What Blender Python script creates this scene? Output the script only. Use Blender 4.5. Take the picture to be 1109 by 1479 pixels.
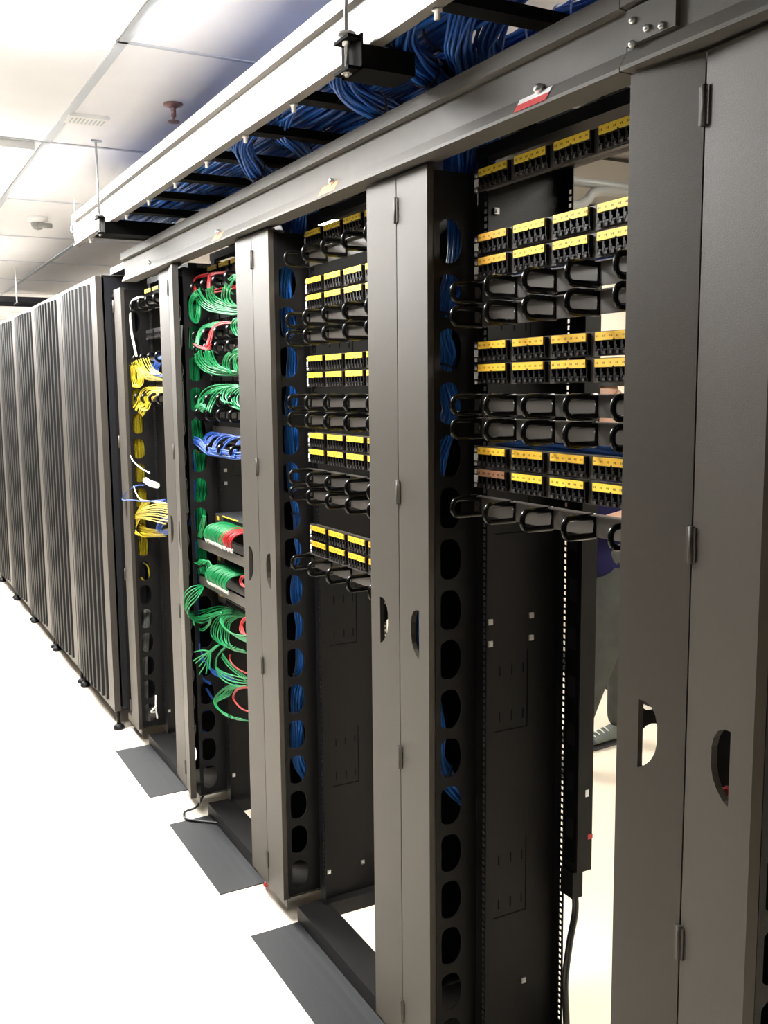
import bpy, bmesh, math, random
from mathutils import Vector, Matrix
random.seed(7)
SC = bpy.context.scene
COL = SC.collection
for o in list(bpy.data.objects):
    bpy.data.objects.remove(o, do_unlink=True)

# ------------------------------------------------------------------ camera
CAM_H, YAW, PITCH, ROLL, FPX = 1.6624, 0.4954, 0.1262, -0.0099, 1399.2
cd = bpy.data.cameras.new('camera')
cd.sensor_fit = 'VERTICAL'; cd.sensor_height = 36.0
cd.lens = 36.0 * FPX / 1479.0
cd.clip_start = 0.02; cd.clip_end = 100
cam = bpy.data.objects.new('camera', cd); COL.objects.link(cam)
sy, cy, sp, cp = math.sin(YAW), math.cos(YAW), math.sin(PITCH), math.cos(PITCH)
R_ = Vector((cy, -sy, 0)); F_ = Vector((sy*cp, cy*cp, -sp)); U_ = Vector((sy*sp, cy*sp, cp))
cr, sr = math.cos(ROLL), math.sin(ROLL)
r2 = R_*cr + U_*sr; u2 = U_*cr - R_*sr
cam.matrix_world = Matrix(((r2.x, u2.x, -F_.x, 0), (r2.y, u2.y, -F_.y, 0), (r2.z, u2.z, -F_.z, CAM_H), (0, 0, 0, 1)))
SC.camera = cam

# ------------------------------------------------------------------ exposure, world
SC.view_settings.view_transform = 'Standard'
SC.view_settings.look = 'None'
SC.view_settings.gamma = 1.0
SC.view_settings.use_curve_mapping = False
SC.view_settings.exposure = 0.75
W = bpy.data.worlds.new('world'); SC.world = W; W.use_nodes = True
W.node_tree.nodes['Background'].inputs[0].default_value = (0.9, 0.95, 1, 1)
W.node_tree.nodes['Background'].inputs[1].default_value = 0.05
LAMP_AISLE = 52.0      # emission strength of the ceiling panels over the aisle
LAMP_REAR = 24.0       # and of those over the rear aisle
CEIL = 2.6

# ------------------------------------------------------------------ materials
MATS = {}
def mat(name, col, rough=0.5, metal=0.0, spec=0.5, emit=0, noise=None, bump=None, coat=0):
    if name in MATS: return MATS[name]
    m = bpy.data.materials.new(name); m.use_nodes = True
    nt = m.node_tree; b = nt.nodes['Principled BSDF']
    b.inputs['Base Color'].default_value = (*col, 1)
    b.inputs['Roughness'].default_value = rough
    b.inputs['Metallic'].default_value = metal
    b.inputs['Specular IOR Level'].default_value = spec
    if coat: b.inputs['Coat Weight'].default_value = coat
    if emit:
        b.inputs['Emission Color'].default_value = (*col, 1)
        b.inputs['Emission Strength'].default_value = emit
    if noise:
        sc, amt = noise
        tc = nt.nodes.new('ShaderNodeTexCoord'); n = nt.nodes.new('ShaderNodeTexNoise')
        n.inputs['Scale'].default_value = sc; n.inputs['Detail'].default_value = 4
        rp = nt.nodes.new('ShaderNodeMapRange')
        rp.inputs['To Min'].default_value = 1-amt; rp.inputs['To Max'].default_value = 1+amt
        mx = nt.nodes.new('ShaderNodeVectorMath'); mx.operation = 'SCALE'
        mx.inputs[0].default_value = col
        nt.links.new(tc.outputs['Object'], n.inputs['Vector'])
        nt.links.new(n.outputs[0], rp.inputs['Value'])
        nt.links.new(rp.outputs[0], mx.inputs['Scale'])
        nt.links.new(mx.outputs[0], b.inputs['Base Color'])
    if bump:
        sc, st = bump
        tc = nt.nodes.new('ShaderNodeTexCoord'); n = nt.nodes.new('ShaderNodeTexNoise')
        n.inputs['Scale'].default_value = sc
        bp = nt.nodes.new('ShaderNodeBump'); bp.inputs['Strength'].default_value = st; bp.inputs['Distance'].default_value = 0.002
        nt.links.new(tc.outputs['Object'], n.inputs['Vector'])
        nt.links.new(n.outputs[0], bp.inputs['Height']); nt.links.new(bp.outputs[0], b.inputs['Normal'])
    MATS[name] = m
    return m
M_DOOR = mat('bronze_grey_powder_coat', (0.044, 0.038, 0.031), 0.48, 0.0, 0.38, noise=(60, .08), bump=(900, .25))
M_BLACK = mat('black_steel', (0.005, 0.005, 0.006), 0.5, 0, 0.2, noise=(40, .2), bump=(700, .2))
M_SIDE = mat('shade_dark_side_plate', (0.0065, 0.006, 0.0062), 0.5, 0, 0.22, noise=(50, .2), bump=(700, .25))  # door paint darkened: shade on the side plates put into the colour
M_PIT = mat('deep_black', (0.001, 0.001, 0.0012), 0.7, 0, 0.1)
M_PANEL = mat('patch_panel_grey_black', (0.048, 0.042, 0.037), 0.4, 0, 0.5)
M_MOD = mat('port_module_black', (0.009, 0.008, 0.008), 0.35, 0, 0.3)
M_NUB = mat('grey_port_nub', (0.05, 0.045, 0.045), 0.3)
M_YEL = mat('yellow_label', (0.80, 0.58, 0.05), 0.5)
M_ORG = mat('amber_label', (0.68, 0.36, 0.025), 0.5)
M_BRN = mat('torn_brown_label', (0.20, 0.09, 0.04), 0.6, noise=(90, .6))
M_INK = mat('label_ink', (0.28, 0.15, 0.02), 0.6)
M_STK = mat('white_sticker', (0.86, 0.86, 0.86), 0.5)
M_RING = mat('glossy_black_plastic', (0.004, 0.004, 0.004), 0.2, 0, 0.5)
M_BEAM = mat('grey_channel_paint', (0.075, 0.070, 0.063), 0.62, 0, 0.3, noise=(25, .12), bump=(500, .15))
M_RAIL = mat('tray_rail_paint', (0.15, 0.14, 0.125), 0.45, noise=(25, .12))
M_STRUT = mat('matt_black_strut', (0.004, 0.004, 0.004), 0.9, 0, 0.08)
M_ZINC = mat('zinc_steel', (0.62, 0.62, 0.62), 0.3, 0.9)
M_WHITE = mat('white_paint', (0.8, 0.8, 0.78), 0.5)
M_CEIL = mat('ceiling_tile', (0.85, 0.85, 0.88), 0.8, noise=(9, .03))
M_GRID = mat('ceiling_grid', (0.50, 0.53, 0.58), 0.6)
M_FLOOR = mat('cream_floor_tile', (0.80, 0.73, 0.62), 0.4, 0, 0.4, noise=(4, .03))
M_WALL = mat('warm_wall', (0.72, 0.62, 0.50), 0.7, noise=(3, .04))
M_PLATE = mat('slate_floor_plate', (0.018, 0.019, 0.021), 0.5, noise=(50, .15), bump=(600, .2))
M_LAMP = mat('lamp_diffuser_aisle', (1.0, 0.99, 0.97), 0.5, emit=LAMP_AISLE)
M_LAMP2 = mat('lamp_diffuser_rear', (1.0, 0.97, 0.88), 0.5, emit=LAMP_REAR)
M_BLUE = mat('blue_cable', (0.012, 0.10, 0.42), 0.38)
M_BLUER = mat('blue_cable_brightened', (0.02, 0.17, 0.62), 0.4)  # same blue cable, colour lifted to stand in for light inside managers
M_BLUE2 = mat('blue_patch_cord', (0.010, 0.055, 0.27), 0.4, 0, .3)
M_GREEN = mat('green_patch_cord', (0.004, 0.20, 0.058), 0.42, 0, 0.3)
M_RED = mat('red_patch_cord', (0.38, 0.016, 0.018), 0.42, 0, .3)
M_YC = mat('yellow_patch_cord', (0.40, 0.31, 0.010), 0.35)
M_GC = mat('grey_cable', (0.2, 0.2, 0.19), 0.4)
M_WC = mat('white_cable', (0.78, 0.78, 0.74), 0.4)
M_BC = mat('black_cable', (0.012, 0.012, 0.012), 0.3)
M_TIE = mat('cable_tie', (0.01, 0.01, 0.01), 0.5)
M_TIEW = mat('white_cable_tie', (0.55, 0.68, 0.85), 0.4)
M_MESH = mat('ribbed_mesh_door', (0.007, 0.0062, 0.006), 0.6, 0, 0.2, noise=(500, .35))
M_CAB = mat('cabinet_side_black', (0.004, 0.0045, 0.007), 0.5, noise=(300, .3))
M_SWITCH = mat('slate_switch_case', (0.035, 0.038, 0.045), 0.4)
M_REDSTK = mat('red_sticker', (0.55, 0.05, 0.05), 0.5)
M_ORSTK = mat('orange_sticker', (0.50, 0.16, 0.07), 0.5)
M_COPPER = mat('sprinkler_bronze', (0.20, 0.11, 0.11), 0.4, .5)
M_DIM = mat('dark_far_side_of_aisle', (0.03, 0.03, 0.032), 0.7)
M_CONC = mat('warm_plinth', (0.62, 0.40, 0.24), 0.7)

# ------------------------------------------------------------------ helpers
class MB:
    def __init__(s): s.v = []; s.f = []; s.m = []; s.mi = 0; s.smooth = []
    def quadface(s, pts, sm=False):
        b = len(s.v); s.v += [Vector(p) for p in pts]; s.f.append(tuple(range(b, b+len(pts)))); s.m.append(s.mi); s.smooth.append(sm)
    def box(s, x0, x1, y0, y1, z0, z1, mi=None, rot=None, piv=None):
        b = len(s.v)
        P = [Vector((x, y, z)) for z in (z0, z1) for y in (y0, y1) for x in (x0, x1)]
        if rot is not None: P = [rot @ (p - piv) + piv for p in P]
        s.v += P
        k = s.mi if mi is None else mi
        for q in ((0, 2, 3, 1), (4, 5, 7, 6), (0, 1, 5, 4), (2, 6, 7, 3), (0, 4, 6, 2), (1, 3, 7, 5)):
            s.f.append(tuple(b+i for i in q)); s.m.append(k); s.smooth.append(False)
        return s
    def tube(s, pts, r, n=6, closed=False, mi=None, ry=None):
        pts = [Vector(p) for p in pts]; N = len(pts); k = s.mi if mi is None else mi
        rr = r if isinstance(r, (list, tuple)) else [r]*N
        T = []
        for i in range(N):
            a = pts[(i-1) % N] if (closed or i > 0) else pts[i]
            c = pts[(i+1) % N] if (closed or i < N-1) else pts[i]
            t = (c-a); T.append(t.normalized() if t.length > 1e-9 else Vector((0, 0, 1)))
        up = Vector((0, 0, 1)) if abs(T[0].z) < .9 else Vector((1, 0, 0))
        nrm = T[0].cross(up).normalized(); b0 = len(s.v)
        for i in range(N):
            nrm = (nrm - T[i]*nrm.dot(T[i]))
            nrm = nrm.normalized() if nrm.length > 1e-6 else T[i].orthogonal().normalized()
            bi = T[i].cross(nrm)
            for j in range(n):
                a = 2*math.pi*j/n
                s.v.append(pts[i] + nrm*math.cos(a)*rr[i] + bi*math.sin(a)*(rr[i] if ry is None else ry))
        M = N if closed else N-1
        for i in range(M):
            for j in range(n):
                a = b0+i*n+j; b = b0+i*n+(j+1) % n; c = b0+((i+1) % N)*n+(j+1) % n; d = b0+((i+1) % N)*n+j
                s.f.append((a, b, c, d)); s.m.append(k); s.smooth.append(True)
        if not closed:
            s.f.append(tuple(b0+j for j in range(n))[::-1]); s.m.append(k); s.smooth.append(False)
            s.f.append(tuple(b0+(N-1)*n+j for j in range(n))); s.m.append(k); s.smooth.append(False)
        return s
    def cyl(s, a, b, r, n=12, mi=None, r1=None): return s.tube([a, b], [r, r if r1 is None else r1], n, mi=mi)
    def lathe(s, c, prof, n=20, mi=None, axis='Z'):
        k = s.mi if mi is None else mi; b0 = len(s.v)
        for (r, h) in prof:
            for j in range(n):
                a = 2*math.pi*j/n
                s.v.append(Vector(c) + (Vector((r*math.cos(a), r*math.sin(a), h)) if axis == 'Z' else Vector((h, r*math.cos(a), r*math.sin(a)))))
        for i in range(len(prof)-1):
            for j in range(n):
                s.f.append((b0+i*n+j, b0+i*n+(j+1) % n, b0+(i+1)*n+(j+1) % n, b0+(i+1)*n+j)); s.m.append(k); s.smooth.append(True)
        return s
    def prism_y(s, prof, y0, y1, mi=None):
        """closed (x,z) profile swept along Y"""
        k = s.mi if mi is None else mi; b = len(s.v); n = len(prof)
        s.v += [Vector((x, y0, z)) for x, z in prof] + [Vector((x, y1, z)) for x, z in prof]
        for i in range(n):
            s.f.append((b+i, b+(i+1) % n, b+n+(i+1) % n, b+n+i)); s.m.append(k); s.smooth.append(False)
        s.f.append(tuple(b+i for i in range(n))[::-1]); s.m.append(k); s.smooth.append(False)
        s.f.append(tuple(b+n+i for i in range(n))); s.m.append(k); s.smooth.append(False)
        return s
    def build(s, name, mats, parent=None, origin=None):
        if not isinstance(mats, (list, tuple)): mats = [mats]
        if parent is not None and origin is None:
            off = world_loc(parent)
            org = off
        elif origin is not None: org = Vector(origin)
        else:
            xs = [v.x for v in s.v]; ys = [v.y for v in s.v]; zs = [v.z for v in s.v]
            org = Vector(((min(xs)+max(xs))/2, (min(ys)+max(ys))/2, min(zs)))
        me = bpy.data.meshes.new(name)
        me.from_pydata([tuple(v-org) for v in s.v], [], s.f)
        for m in mats: me.materials.append(m)
        me.polygons.foreach_set('material_index', s.m)
        me.polygons.foreach_set('use_smooth', s.smooth)
        me.update()
        bm = bmesh.new(); bm.from_mesh(me); bmesh.ops.recalc_face_normals(bm, faces=bm.faces); bm.to_mesh(me); bm.free()
        o = bpy.data.objects.new(name, me); COL.objects.link(o)
        if parent is not None: o.parent = parent
        else: o.location = org
        return o
def world_loc(o):
    v = Vector(o.location)
    while o.parent: o = o.parent; v = v + o.location
    return v
def tag(o, label, cat=None, group=None, kind=None):
    if label: o['label'] = label
    if cat: o['category'] = cat
    if group: o['group'] = group
    if kind: o['kind'] = kind
    return o
def thing(name, loc, label, cat, group=None):
    o = bpy.data.objects.new(name, None); COL.objects.link(o); o.location = loc
    o.empty_display_size = .05
    return tag(o, label, cat, group)
def kids(o): return [c for c in bpy.data.objects if c.parent == o]
def dup(o, delta=(0, 0, 0), parent=None, label=None, group=None, top=True):
    c = o.copy(); COL.objects.link(c)
    if parent is not None: c.parent = parent
    if top:
        c.location = Vector(o.location) + Vector(delta)
        if label: c['label'] = label
        if group: c['group'] = group
    for ch in KIDS.get(o.name, None) or kids(o): dup(ch, parent=c, top=False)
    return c
KIDS = {}
def struct(o): o['kind'] = 'structure'; return o
def plate(mb, outer, holes, mapf, t, mi=None):
    """flat plate with holes: 2D loops -> mapf(a,b,d); d = 0..t is the thickness direction"""
    k = mb.mi if mi is None else mi
    bm = bmesh.new(); edges = []
    for lp in [outer]+holes:
        vs = [bm.verts.new((p[0], p[1], 0)) for p in lp]
        for i in range(len(vs)): edges.append(bm.edges.new((vs[i], vs[(i+1) % len(vs)])))
    bmesh.ops.triangle_fill(bm, use_beauty=True, use_dissolve=False, edges=edges)
    bm.verts.index_update()
    base = len(mb.v); n = len(bm.verts)
    for v in bm.verts: mb.v.append(Vector(mapf(v.co.x, v.co.y, 0)))
    for v in bm.verts: mb.v.append(Vector(mapf(v.co.x, v.co.y, t)))
    for f in bm.faces:
        ix = [v.index for v in f.verts]
        mb.f.append(tuple(base+i for i in ix)); mb.m.append(k); mb.smooth.append(False)
        mb.f.append(tuple(base+n+i for i in ix[::-1])); mb.m.append(k); mb.smooth.append(False)
    off = 0
    for lp in [outer]+holes:
        L = len(lp)
        for i in range(L):
            a = base+off+i; b = base+off+(i+1) % L
            mb.f.append((a, b, b+n, a+n)); mb.m.append(k); mb.smooth.append(False)
        off += L
    bm.free()
def spline(P, seg=6):
    P = [Vector(p) for p in P]
    if len(P) < 3: return P
    Q = [P[0]*2-P[1]] + P + [P[-1]*2-P[-2]]; out = []
    for i in range(1, len(Q)-2):
        p0, p1, p2, p3 = Q[i-1:i+3]
        for s_ in range(seg):
            t = s_/seg
            out.append(0.5*((2*p1) + (p2-p0)*t + (2*p0-5*p1+4*p2-p3)*t*t + (3*p1-p0-3*p2+p3)*t**3))
    out.append(P[-1]); return out
def bundle(name, path, n, R, r, m, label, group=None, seg=8, ties=(), cat='cable bundle', twist=.6, tiem=None, flat=1.0, sides=6):
    """many strands following one path, tied with cable ties"""
    pts = spline(path, seg); N = len(pts); T = []
    for i in range(N):
        a = pts[max(i-1, 0)]; c = pts[min(i+1, N-1)]; T.append((c-a).normalized())
    up = Vector((0, 1, 0)) if abs(T[0].y) < .9 else Vector((1, 0, 0)); nr = T[0].cross(up).normalized(); fr = []
    for i in range(N):
        nr = (nr-T[i]*nr.dot(T[i])).normalized(); fr.append((nr.copy(), T[i].cross(nr)))
    root = None
    mb = MB(); rnd = random.Random(sum(map(ord, label))+n)
    for k in range(n):
        rho = R*math.sqrt((k+.5)/n)*.95; th = k*2.39996; ph = rnd.uniform(0, 6.28); am = R*.12
        L = []
        for i in range(N):
            w = 1+.10*math.sin(i*.6+ph)
            a = th + twist*i/N + .15*math.sin(i*.35+ph)
            L.append(pts[i] + fr[i][0]*math.cos(a)*rho*w + fr[i][1]*math.sin(a)*rho*w*flat)
        mb.tube(L, r, sides)
    o = mb.build(name, m)
    tag(o, label, cat, group)
    for tpos in ties:
        i = max(1, min(N-2, int(tpos*(N-1))))
        tb = MB(); ring = [pts[i]+(fr[i][0]*math.cos(a)+fr[i][1]*math.sin(a)*flat)*(R*1.08) for a in [2*math.pi*q/16 for q in range(16)]]
        tb.tube(ring, .0022, 5, closed=True)
        t = tb.build('cable_tie', tiem or M_TIE); t.parent = o; 
        t.location = t.location - o.location
    return o
CORDN = {}
def cord(pts, m, label, group, r=.0028, plug0=False, plug1=False, plugm=None, name='network_cable', cat='cable'):
    P = spline(pts, 7); mb = MB(); mb.tube(P, r, 7)
    o = mb.build(name, m); tag(o, label, cat, group)
    for on, i, j in ((plug0, 0, 1), (plug1, -1, -2)):
        if on:
            d = (P[i]-P[j]).normalized(); pb = MB(); pb.tube([P[i]-d*.002, P[i]+d*.016], .0048, 4)
            q = pb.build('plug', plugm or M_WC); q.parent = o; q.location = q.location-o.location
    return o
# ------------------------------------------------------------------ row layout (metres)
P = 0.884                       # pitch of one open rack + one vertical manager
MY = [0.894 + P*k for k in range(5)]   # near side of the vertical managers
WM = 0.264                      # manager width
XF, XS, XR = 1.07, 1.195, 1.42  # door plane, front rail plane, rear rail plane
ZT, ZB = 2.123, 0.079

# ------------------------------------------------------------------ the room
b = MB(); b.box(-1.6, 4.6, -3.0, 15.0, -0.1, 0.0); struct(b.build('floor', M_FLOOR))
b = MB(); b.box(-1.6, 4.6, -3.0, 15.0, CEIL, CEIL+.08); struct(b.build('ceiling', M_CEIL))
b = MB(); b.box(3.6, 3.75, -3.0, 15.0, 0, CEIL); struct(b.build('wall_right', M_WALL))
b = MB(); b.box(-1.75, -1.6, -3.0, 15.0, 0, CEIL); struct(b.build('wall_left', M_DIM))
b = MB(); b.box(-1.6, 3.6, 14.9, 15.0, 0, CEIL); struct(b.build('wall_far', M_WHITE))
b = MB(); b.box(-1.6, 3.6, -3.1, -3.0, 0, CEIL); struct(b.build('wall_near', M_DIM))
b = MB(); b.box(3.545, 3.6, -3.0, 14.9, 0, .085); b.box(3.53, 3.6, -3.0, 14.9, .085, .10)
struct(b.build('baseboard_right', M_BLACK))
# ceiling grid lines
gx = [0.70-1.2, 0.70, 1.30, 2.50]
b = MB()
for x in gx: b.box(x-.014, x+.014, -3, 14.9, CEIL-.004, CEIL+.002)
struct(b.build('trim_1', M_GRID))
b = MB()
y = 2.75-1.19*4
while y < 14.8:
    b.box(-1.6, 3.6, y-.007, y+.007, CEIL-.004, CEIL+.002); y += 1.19
struct(b.build('trim_2', M_GRID))

def ceiling_lamp(x, y, w, l, m, label, grp):
    t = thing('ceiling_light', (x, y, CEIL-.03), label, 'ceiling light', grp)
    f = MB(); f.box(x-w/2, x+w/2, y-l/2, y-l/2+.02, CEIL-.03, CEIL); f.box(x-w/2, x+w/2, y+l/2-.02, y+l/2, CEIL-.03, CEIL)
    f.box(x-w/2, x-w/2+.02, y-l/2+.02, y+l/2-.02, CEIL-.03, CEIL); f.box(x+w/2-.02, x+w/2, y-l/2+.02, y+l/2-.02, CEIL-.03, CEIL)
    f.build('light_frame', M_WHITE, t)
    d = MB(); d.box(x-w/2+.02, x+w/2-.02, y-l/2+.02, y+l/2-.02, CEIL-.045, CEIL-.002); d.build('diffuser', m, t)
for i, yy in enumerate((2.42, 4.53, 6.91, 9.3, 11.7)):
    ceiling_lamp(0.36, yy, .60, .60 if i == 0 else 1.13, M_LAMP, 'white light panel in the ceiling over the front aisle, %s from the camera' % ('nearest', 'second', 'third', 'fourth', 'fifth')[i], 'light panels over the front aisle')
for i, yy in enumerate((1.3, 4.9, 8.5)):
    ceiling_lamp(2.3, yy, .60, 1.15, M_LAMP2, 'light panel in the ceiling behind the racks, %s from the camera' % ('nearest', 'second', 'third')[i], 'light panels behind the racks')

# smoke detector / sprinkler / small vent / dome camera on the ceiling
t = thing('sprinkler_head', (.985, 3.254, CEIL-.06), 'small dark sprinkler head hanging from the ceiling above the cable tray', 'sprinkler')
b = MB(); b.lathe((.985, 3.254, CEIL), [(0, 0), (.032, 0), (.032, -.006), (.012, -.012)]); b.build('escutcheon', M_COPPER, t)
b = MB(); b.lathe((.985, 3.254, CEIL), [(.009, -.010), (.009, -.04), (.004, -.045), (.004, -.055)], 12); b.build('nozzle', M_COPPER, t)
b = MB(); b.lathe((.985, 3.254, CEIL), [(0, -.055), (.02, -.055), (.02, -.059), (0, -.059)]); b.build('deflector', M_COPPER, t)
t = thing('ceiling_vent', (.765, 3.55, CEIL-.012), 'small white slotted vent set in the ceiling by the hanging rod', 'vent')
b = MB(); b.box(.70, .835, 3.50, 3.60, CEIL-.012, CEIL); b.build('vent_frame', M_WHITE, t)
for k in range(9):
    b = MB(); b.box(.712+k*.0133, .717+k*.0133, 3.52, 3.58, CEIL-.0135, CEIL-.012); b.build('slot', M_GRID, t)
t = thing('dome_camera', (.91, 5.62, CEIL-.07), 'small dark-eyed dome camera on the ceiling left of the cable tray', 'camera')
b = MB(); b.lathe((.93, 5.62, CEIL), [(0, 0), (.055, 0), (.055, -.02), (.04, -.028), (0, -.028)]); b.build('camera_base', M_WHITE, t)
b = MB(); b.lathe((.93, 5.62, CEIL-.028), [(.036, 0), (.034, -.018), (.022, -.034), (0, -.04)]); b.build('camera_dome', M_GC, t)
b = MB(); b.cyl((.93, 5.60, CEIL-.045), (.99, 5.56, CEIL-.05), .014); b.build('camera_lens', M_GC, t)

# ------------------------------------------------------------------ channel beam over the rack fronts
def rail_profile(x, z):      # open side to the rear; x is the web front, z the bottom
    return [(x-.014, z), (x-.014, z+.006), (x, z+.030), (x, z+.088), (x-.016, z+.090), (x-.016, z+.118), (x+.035, z+.118), (x+.035, z+.112), (x+.010, z+.110), (x+.006, z+.095), (x+.006, z+.010), (x+.045, z+.004), (x+.045, z)]
BZ = 2.130
t = thing('channel_beam', (1.045, 2.72, BZ), 'long grey steel channel running over the front tops of the open racks', 'beam')
b = MB(); b.prism_y(rail_profile(1.054, BZ), 1.170, 4.27); b.build('channel', M_BEAM, t)
for yy, zz in ((1.379, 2.163), (2.195, 2.163), (3.035, 2.163), (3.86, 2.163)):
    b = MB(); b.lathe((1.054, yy, zz), [(0, -.012), (.006, -.011), (.009, -.006), (.009, 0)], 12, axis='X'); b.build('bolt', M_ZINC, t)
for yy, m1 in ((1.39, 0), (2.205, 1), (3.03, 1)):
    b = MB()
    # small label stuck on the slanted lip
    def lp(y, k): return (1.0395+.0145*k - .001, y, BZ+.0055+.025*k)
    b.quadface([lp(yy-.045, 0), lp(yy+.045, 0), lp(yy+.045, .55), lp(yy-.045, .55)]); b.mi = 1
    b.quadface([lp(yy-.045, .55), lp(yy+.045, .55), lp(yy+.045, .95), lp(yy-.045, .95)])
    o = b.build('sticker', [M_REDSTK if m1 == 0 else M_ORSTK, M_STK if m1 == 0 else M_ORSTK], t); o['label'] = 'red and white sticker' if m1 == 0 else 'orange sticker'
t = thing('channel_beam', (1.045, 0.2, BZ), 'nearest length of grey steel channel, joined with round bolts at the top right', 'beam')
b = MB(); b.prism_y(rail_profile(1.052, BZ), -1.2, 1.166); b.build('channel', M_BEAM, t)
b = MB(); b.box(1.043, 1.054, 1.06, 1.16, 2.163, 2.214); b.build('splice_plate', M_BEAM, t)
for yy, zz in ((1.145, 2.163), (1.145, 2.196), (1.085, 2.170), (1.115, 2.176)):
    b = MB(); b.lathe((1.043, yy, zz), [(0, -.006), (.004, -.0055), (.0055, -.003), (.0055, 0)], 12, axis='X'); b.build('bolt', M_ZINC, t)

# ------------------------------------------------------------------ overhead ladder tray
TZ = 2.300; TX0, TX1 = .90, 1.60
def tray_profile(x, z): return [(x-.010, z), (x-.010, z+.004), (x, z+.010), (x, z+.095), (x-.014, z+.098), (x-.014, z+.130), (x+.025, z+.130), (x+.025, z+.124), (x+.006, z+.122), (x+.004, z+.010), (x+.016, z+.004), (x+.016, z)]
tray = thing('cable_ladder', (1.2, 2.0, TZ), 'grey overhead ladder tray carrying blue cables above the racks', 'cable tray')
b = MB(); b.prism_y(tray_profile(TX0, TZ), -1.2, 4.50); b.build('side_rail', M_RAIL, tray)
b = MB(); b.prism_y([(TX1-(x-TX0), z) for x, z in tray_profile(TX0, TZ)], -1.2, 4.50); b.build('side_rail', M_RAIL, tray)
ry = 1.478-.307*8
while ry < 4.48:
    b = MB(); b.box(TX0+.006, TX1-.006, ry-.022, ry+.022, TZ+.006, TZ+.028); b.build('rung', M_STRUT, tray)
    b = MB(); b.lathe((TX0+.010, ry, TZ), [(0, -.018), (.0055, -.018), (.0055, -.005), (.009, -.005), (.009, .0)], 10); b.build('bolt', M_ZINC, tray)
    ry += .307
for yy, nm, xe in ((1.722, 'nearer', .985), (3.84, 'farther', 1.40)):
    t = thing('tray_hanger', (.95, yy, TZ-.04), nm+' dark strut under the cable tray hung on a threaded rod', 'hanger')
    hw = .042; b = MB()
    for s_ in (-1, 1):
        y_a, y_b = sorted((yy+s_*hw, yy+s_*(hw-.004))); b.box(TX0-.026, xe, y_a, y_b, TZ-.040, TZ-.001)
    b.box(TX0-.030, xe, yy-hw, yy+hw, TZ-.044, TZ-.040)
    b.box(TX0-.030, TX0-.026, yy-hw, yy+hw, TZ-.044, TZ+.018)
    b.box(TX0-.026, TX0-.012, yy+hw-.004, yy+hw, TZ-.042, TZ+.030)
    b.build('strut', M_STRUT, t)
    xx = TX0-.040
    b = MB(); b.cyl((xx, yy, TZ-.050), (xx, yy, CEIL-.001), .0042, 8); b.build('threaded_rod', M_ZINC, t)
    b = MB(); b.lathe((xx, yy, TZ+.022), [(0, .006), (.018, .006), (.020, 0), (.008, -.004), (.008, -.016), (0, -.016)], 12); b.build('washer', M_ZINC, t)
    b = MB(); b.cyl((xx, yy, TZ-.046), (xx, yy, TZ-.036), .010, 6); b.build('nut', M_ZINC, t)
    b = MB(); b.box(xx-.012, TX0-.028, yy-.030, yy+.030, TZ-.044, TZ-.038); b.box(xx-.012, TX0-.028, yy-.030, yy+.030, TZ+.012, TZ+.018); b.build('rod_bracket', M_STRUT, t)
    b = MB(); b.box(xx-.02, xx+.02, yy-.01, yy+.01, CEIL-.006, CEIL); b.build('ceiling_clip', M_GRID, t)
t = thing('corner_bracket', (.87, 4.42, TZ), 'thin bent wire bracket at the far end of the cable tray', 'bracket')
b = MB(); b.tube(spline([(.878, 4.36, TZ+.175), (.876, 4.365, TZ+.10), (.870, 4.37, TZ+.065), (.876, 4.38, TZ+.0)]), .003, 6); b.build('wire', M_GRID, t)
b = MB(); b.tube(spline([(.876, 4.36, TZ+.08), (.876, 4.43, TZ+.085), (.876, 4.46, TZ+.06), (.876, 4.42, TZ+.05)]), .003, 6); b.build('hook', M_GRID, t)

# a second tray far down the aisle
t = thing('far_cable_tray', (1.2, 8.0, 2.36), 'dark cable tray crossing the aisle far behind the cabinets', 'cable tray')
b = MB(); b.box(-1.2, 1.75, 7.9, 7.93, 2.345, 2.385); b.box(-1.2, 1.75, 8.3, 8.33, 2.345, 2.385); b.build('side_rail', M_BLACK, t)
b = MB()
for k in range(12): b.box(-1.1+k*.25, -1.07+k*.25, 7.93, 8.3, 2.35, 2.36)
b.build('rungs', M_BLACK, t)
b = MB(); b.cyl((1.125, 7.89, 2.34), (1.125, 7.89, CEIL), .006, 8); b.build('hanging_rod', M_WHITE, t)

# pale conduits seen through the first rack
o = MB().tube([(1.75, 2.6, 2.335), (3.4, 2.6, 2.335)], .016, 12).build('conduit', M_GC); tag(o, 'straight pale conduit crossing behind the nearest open rack', 'conduit')
o = MB().tube(spline([(1.7, 2.62, 2.245), (2.10, 2.6, 2.255), (2.18, 2.6, 2.275), (2.26, 2.6, 2.315), (2.7, 2.62, 2.32)]), .016, 12).build('conduit', M_GC); tag(o, 'bent pale conduit curving upward behind the nearest open rack', 'conduit')

t = thing('added_blocker', (2.8, 3.15, 2.46), 'added grey duct under the ceiling behind the racks', 'blocker')
b = MB(); b.box(2.3, 3.3, 1.95, 4.25, 2.46, 2.56); b.build('blocker_case', M_PANEL, t)  # box added so the bright ceiling reads grey through the rack gap
for q in range(4):
    b = MB(); b.box(2.29, 3.31, 2.0+q*.72, 2.03+q*.72, 2.45, 2.57); b.build('flange', M_PANEL, t)
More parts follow.
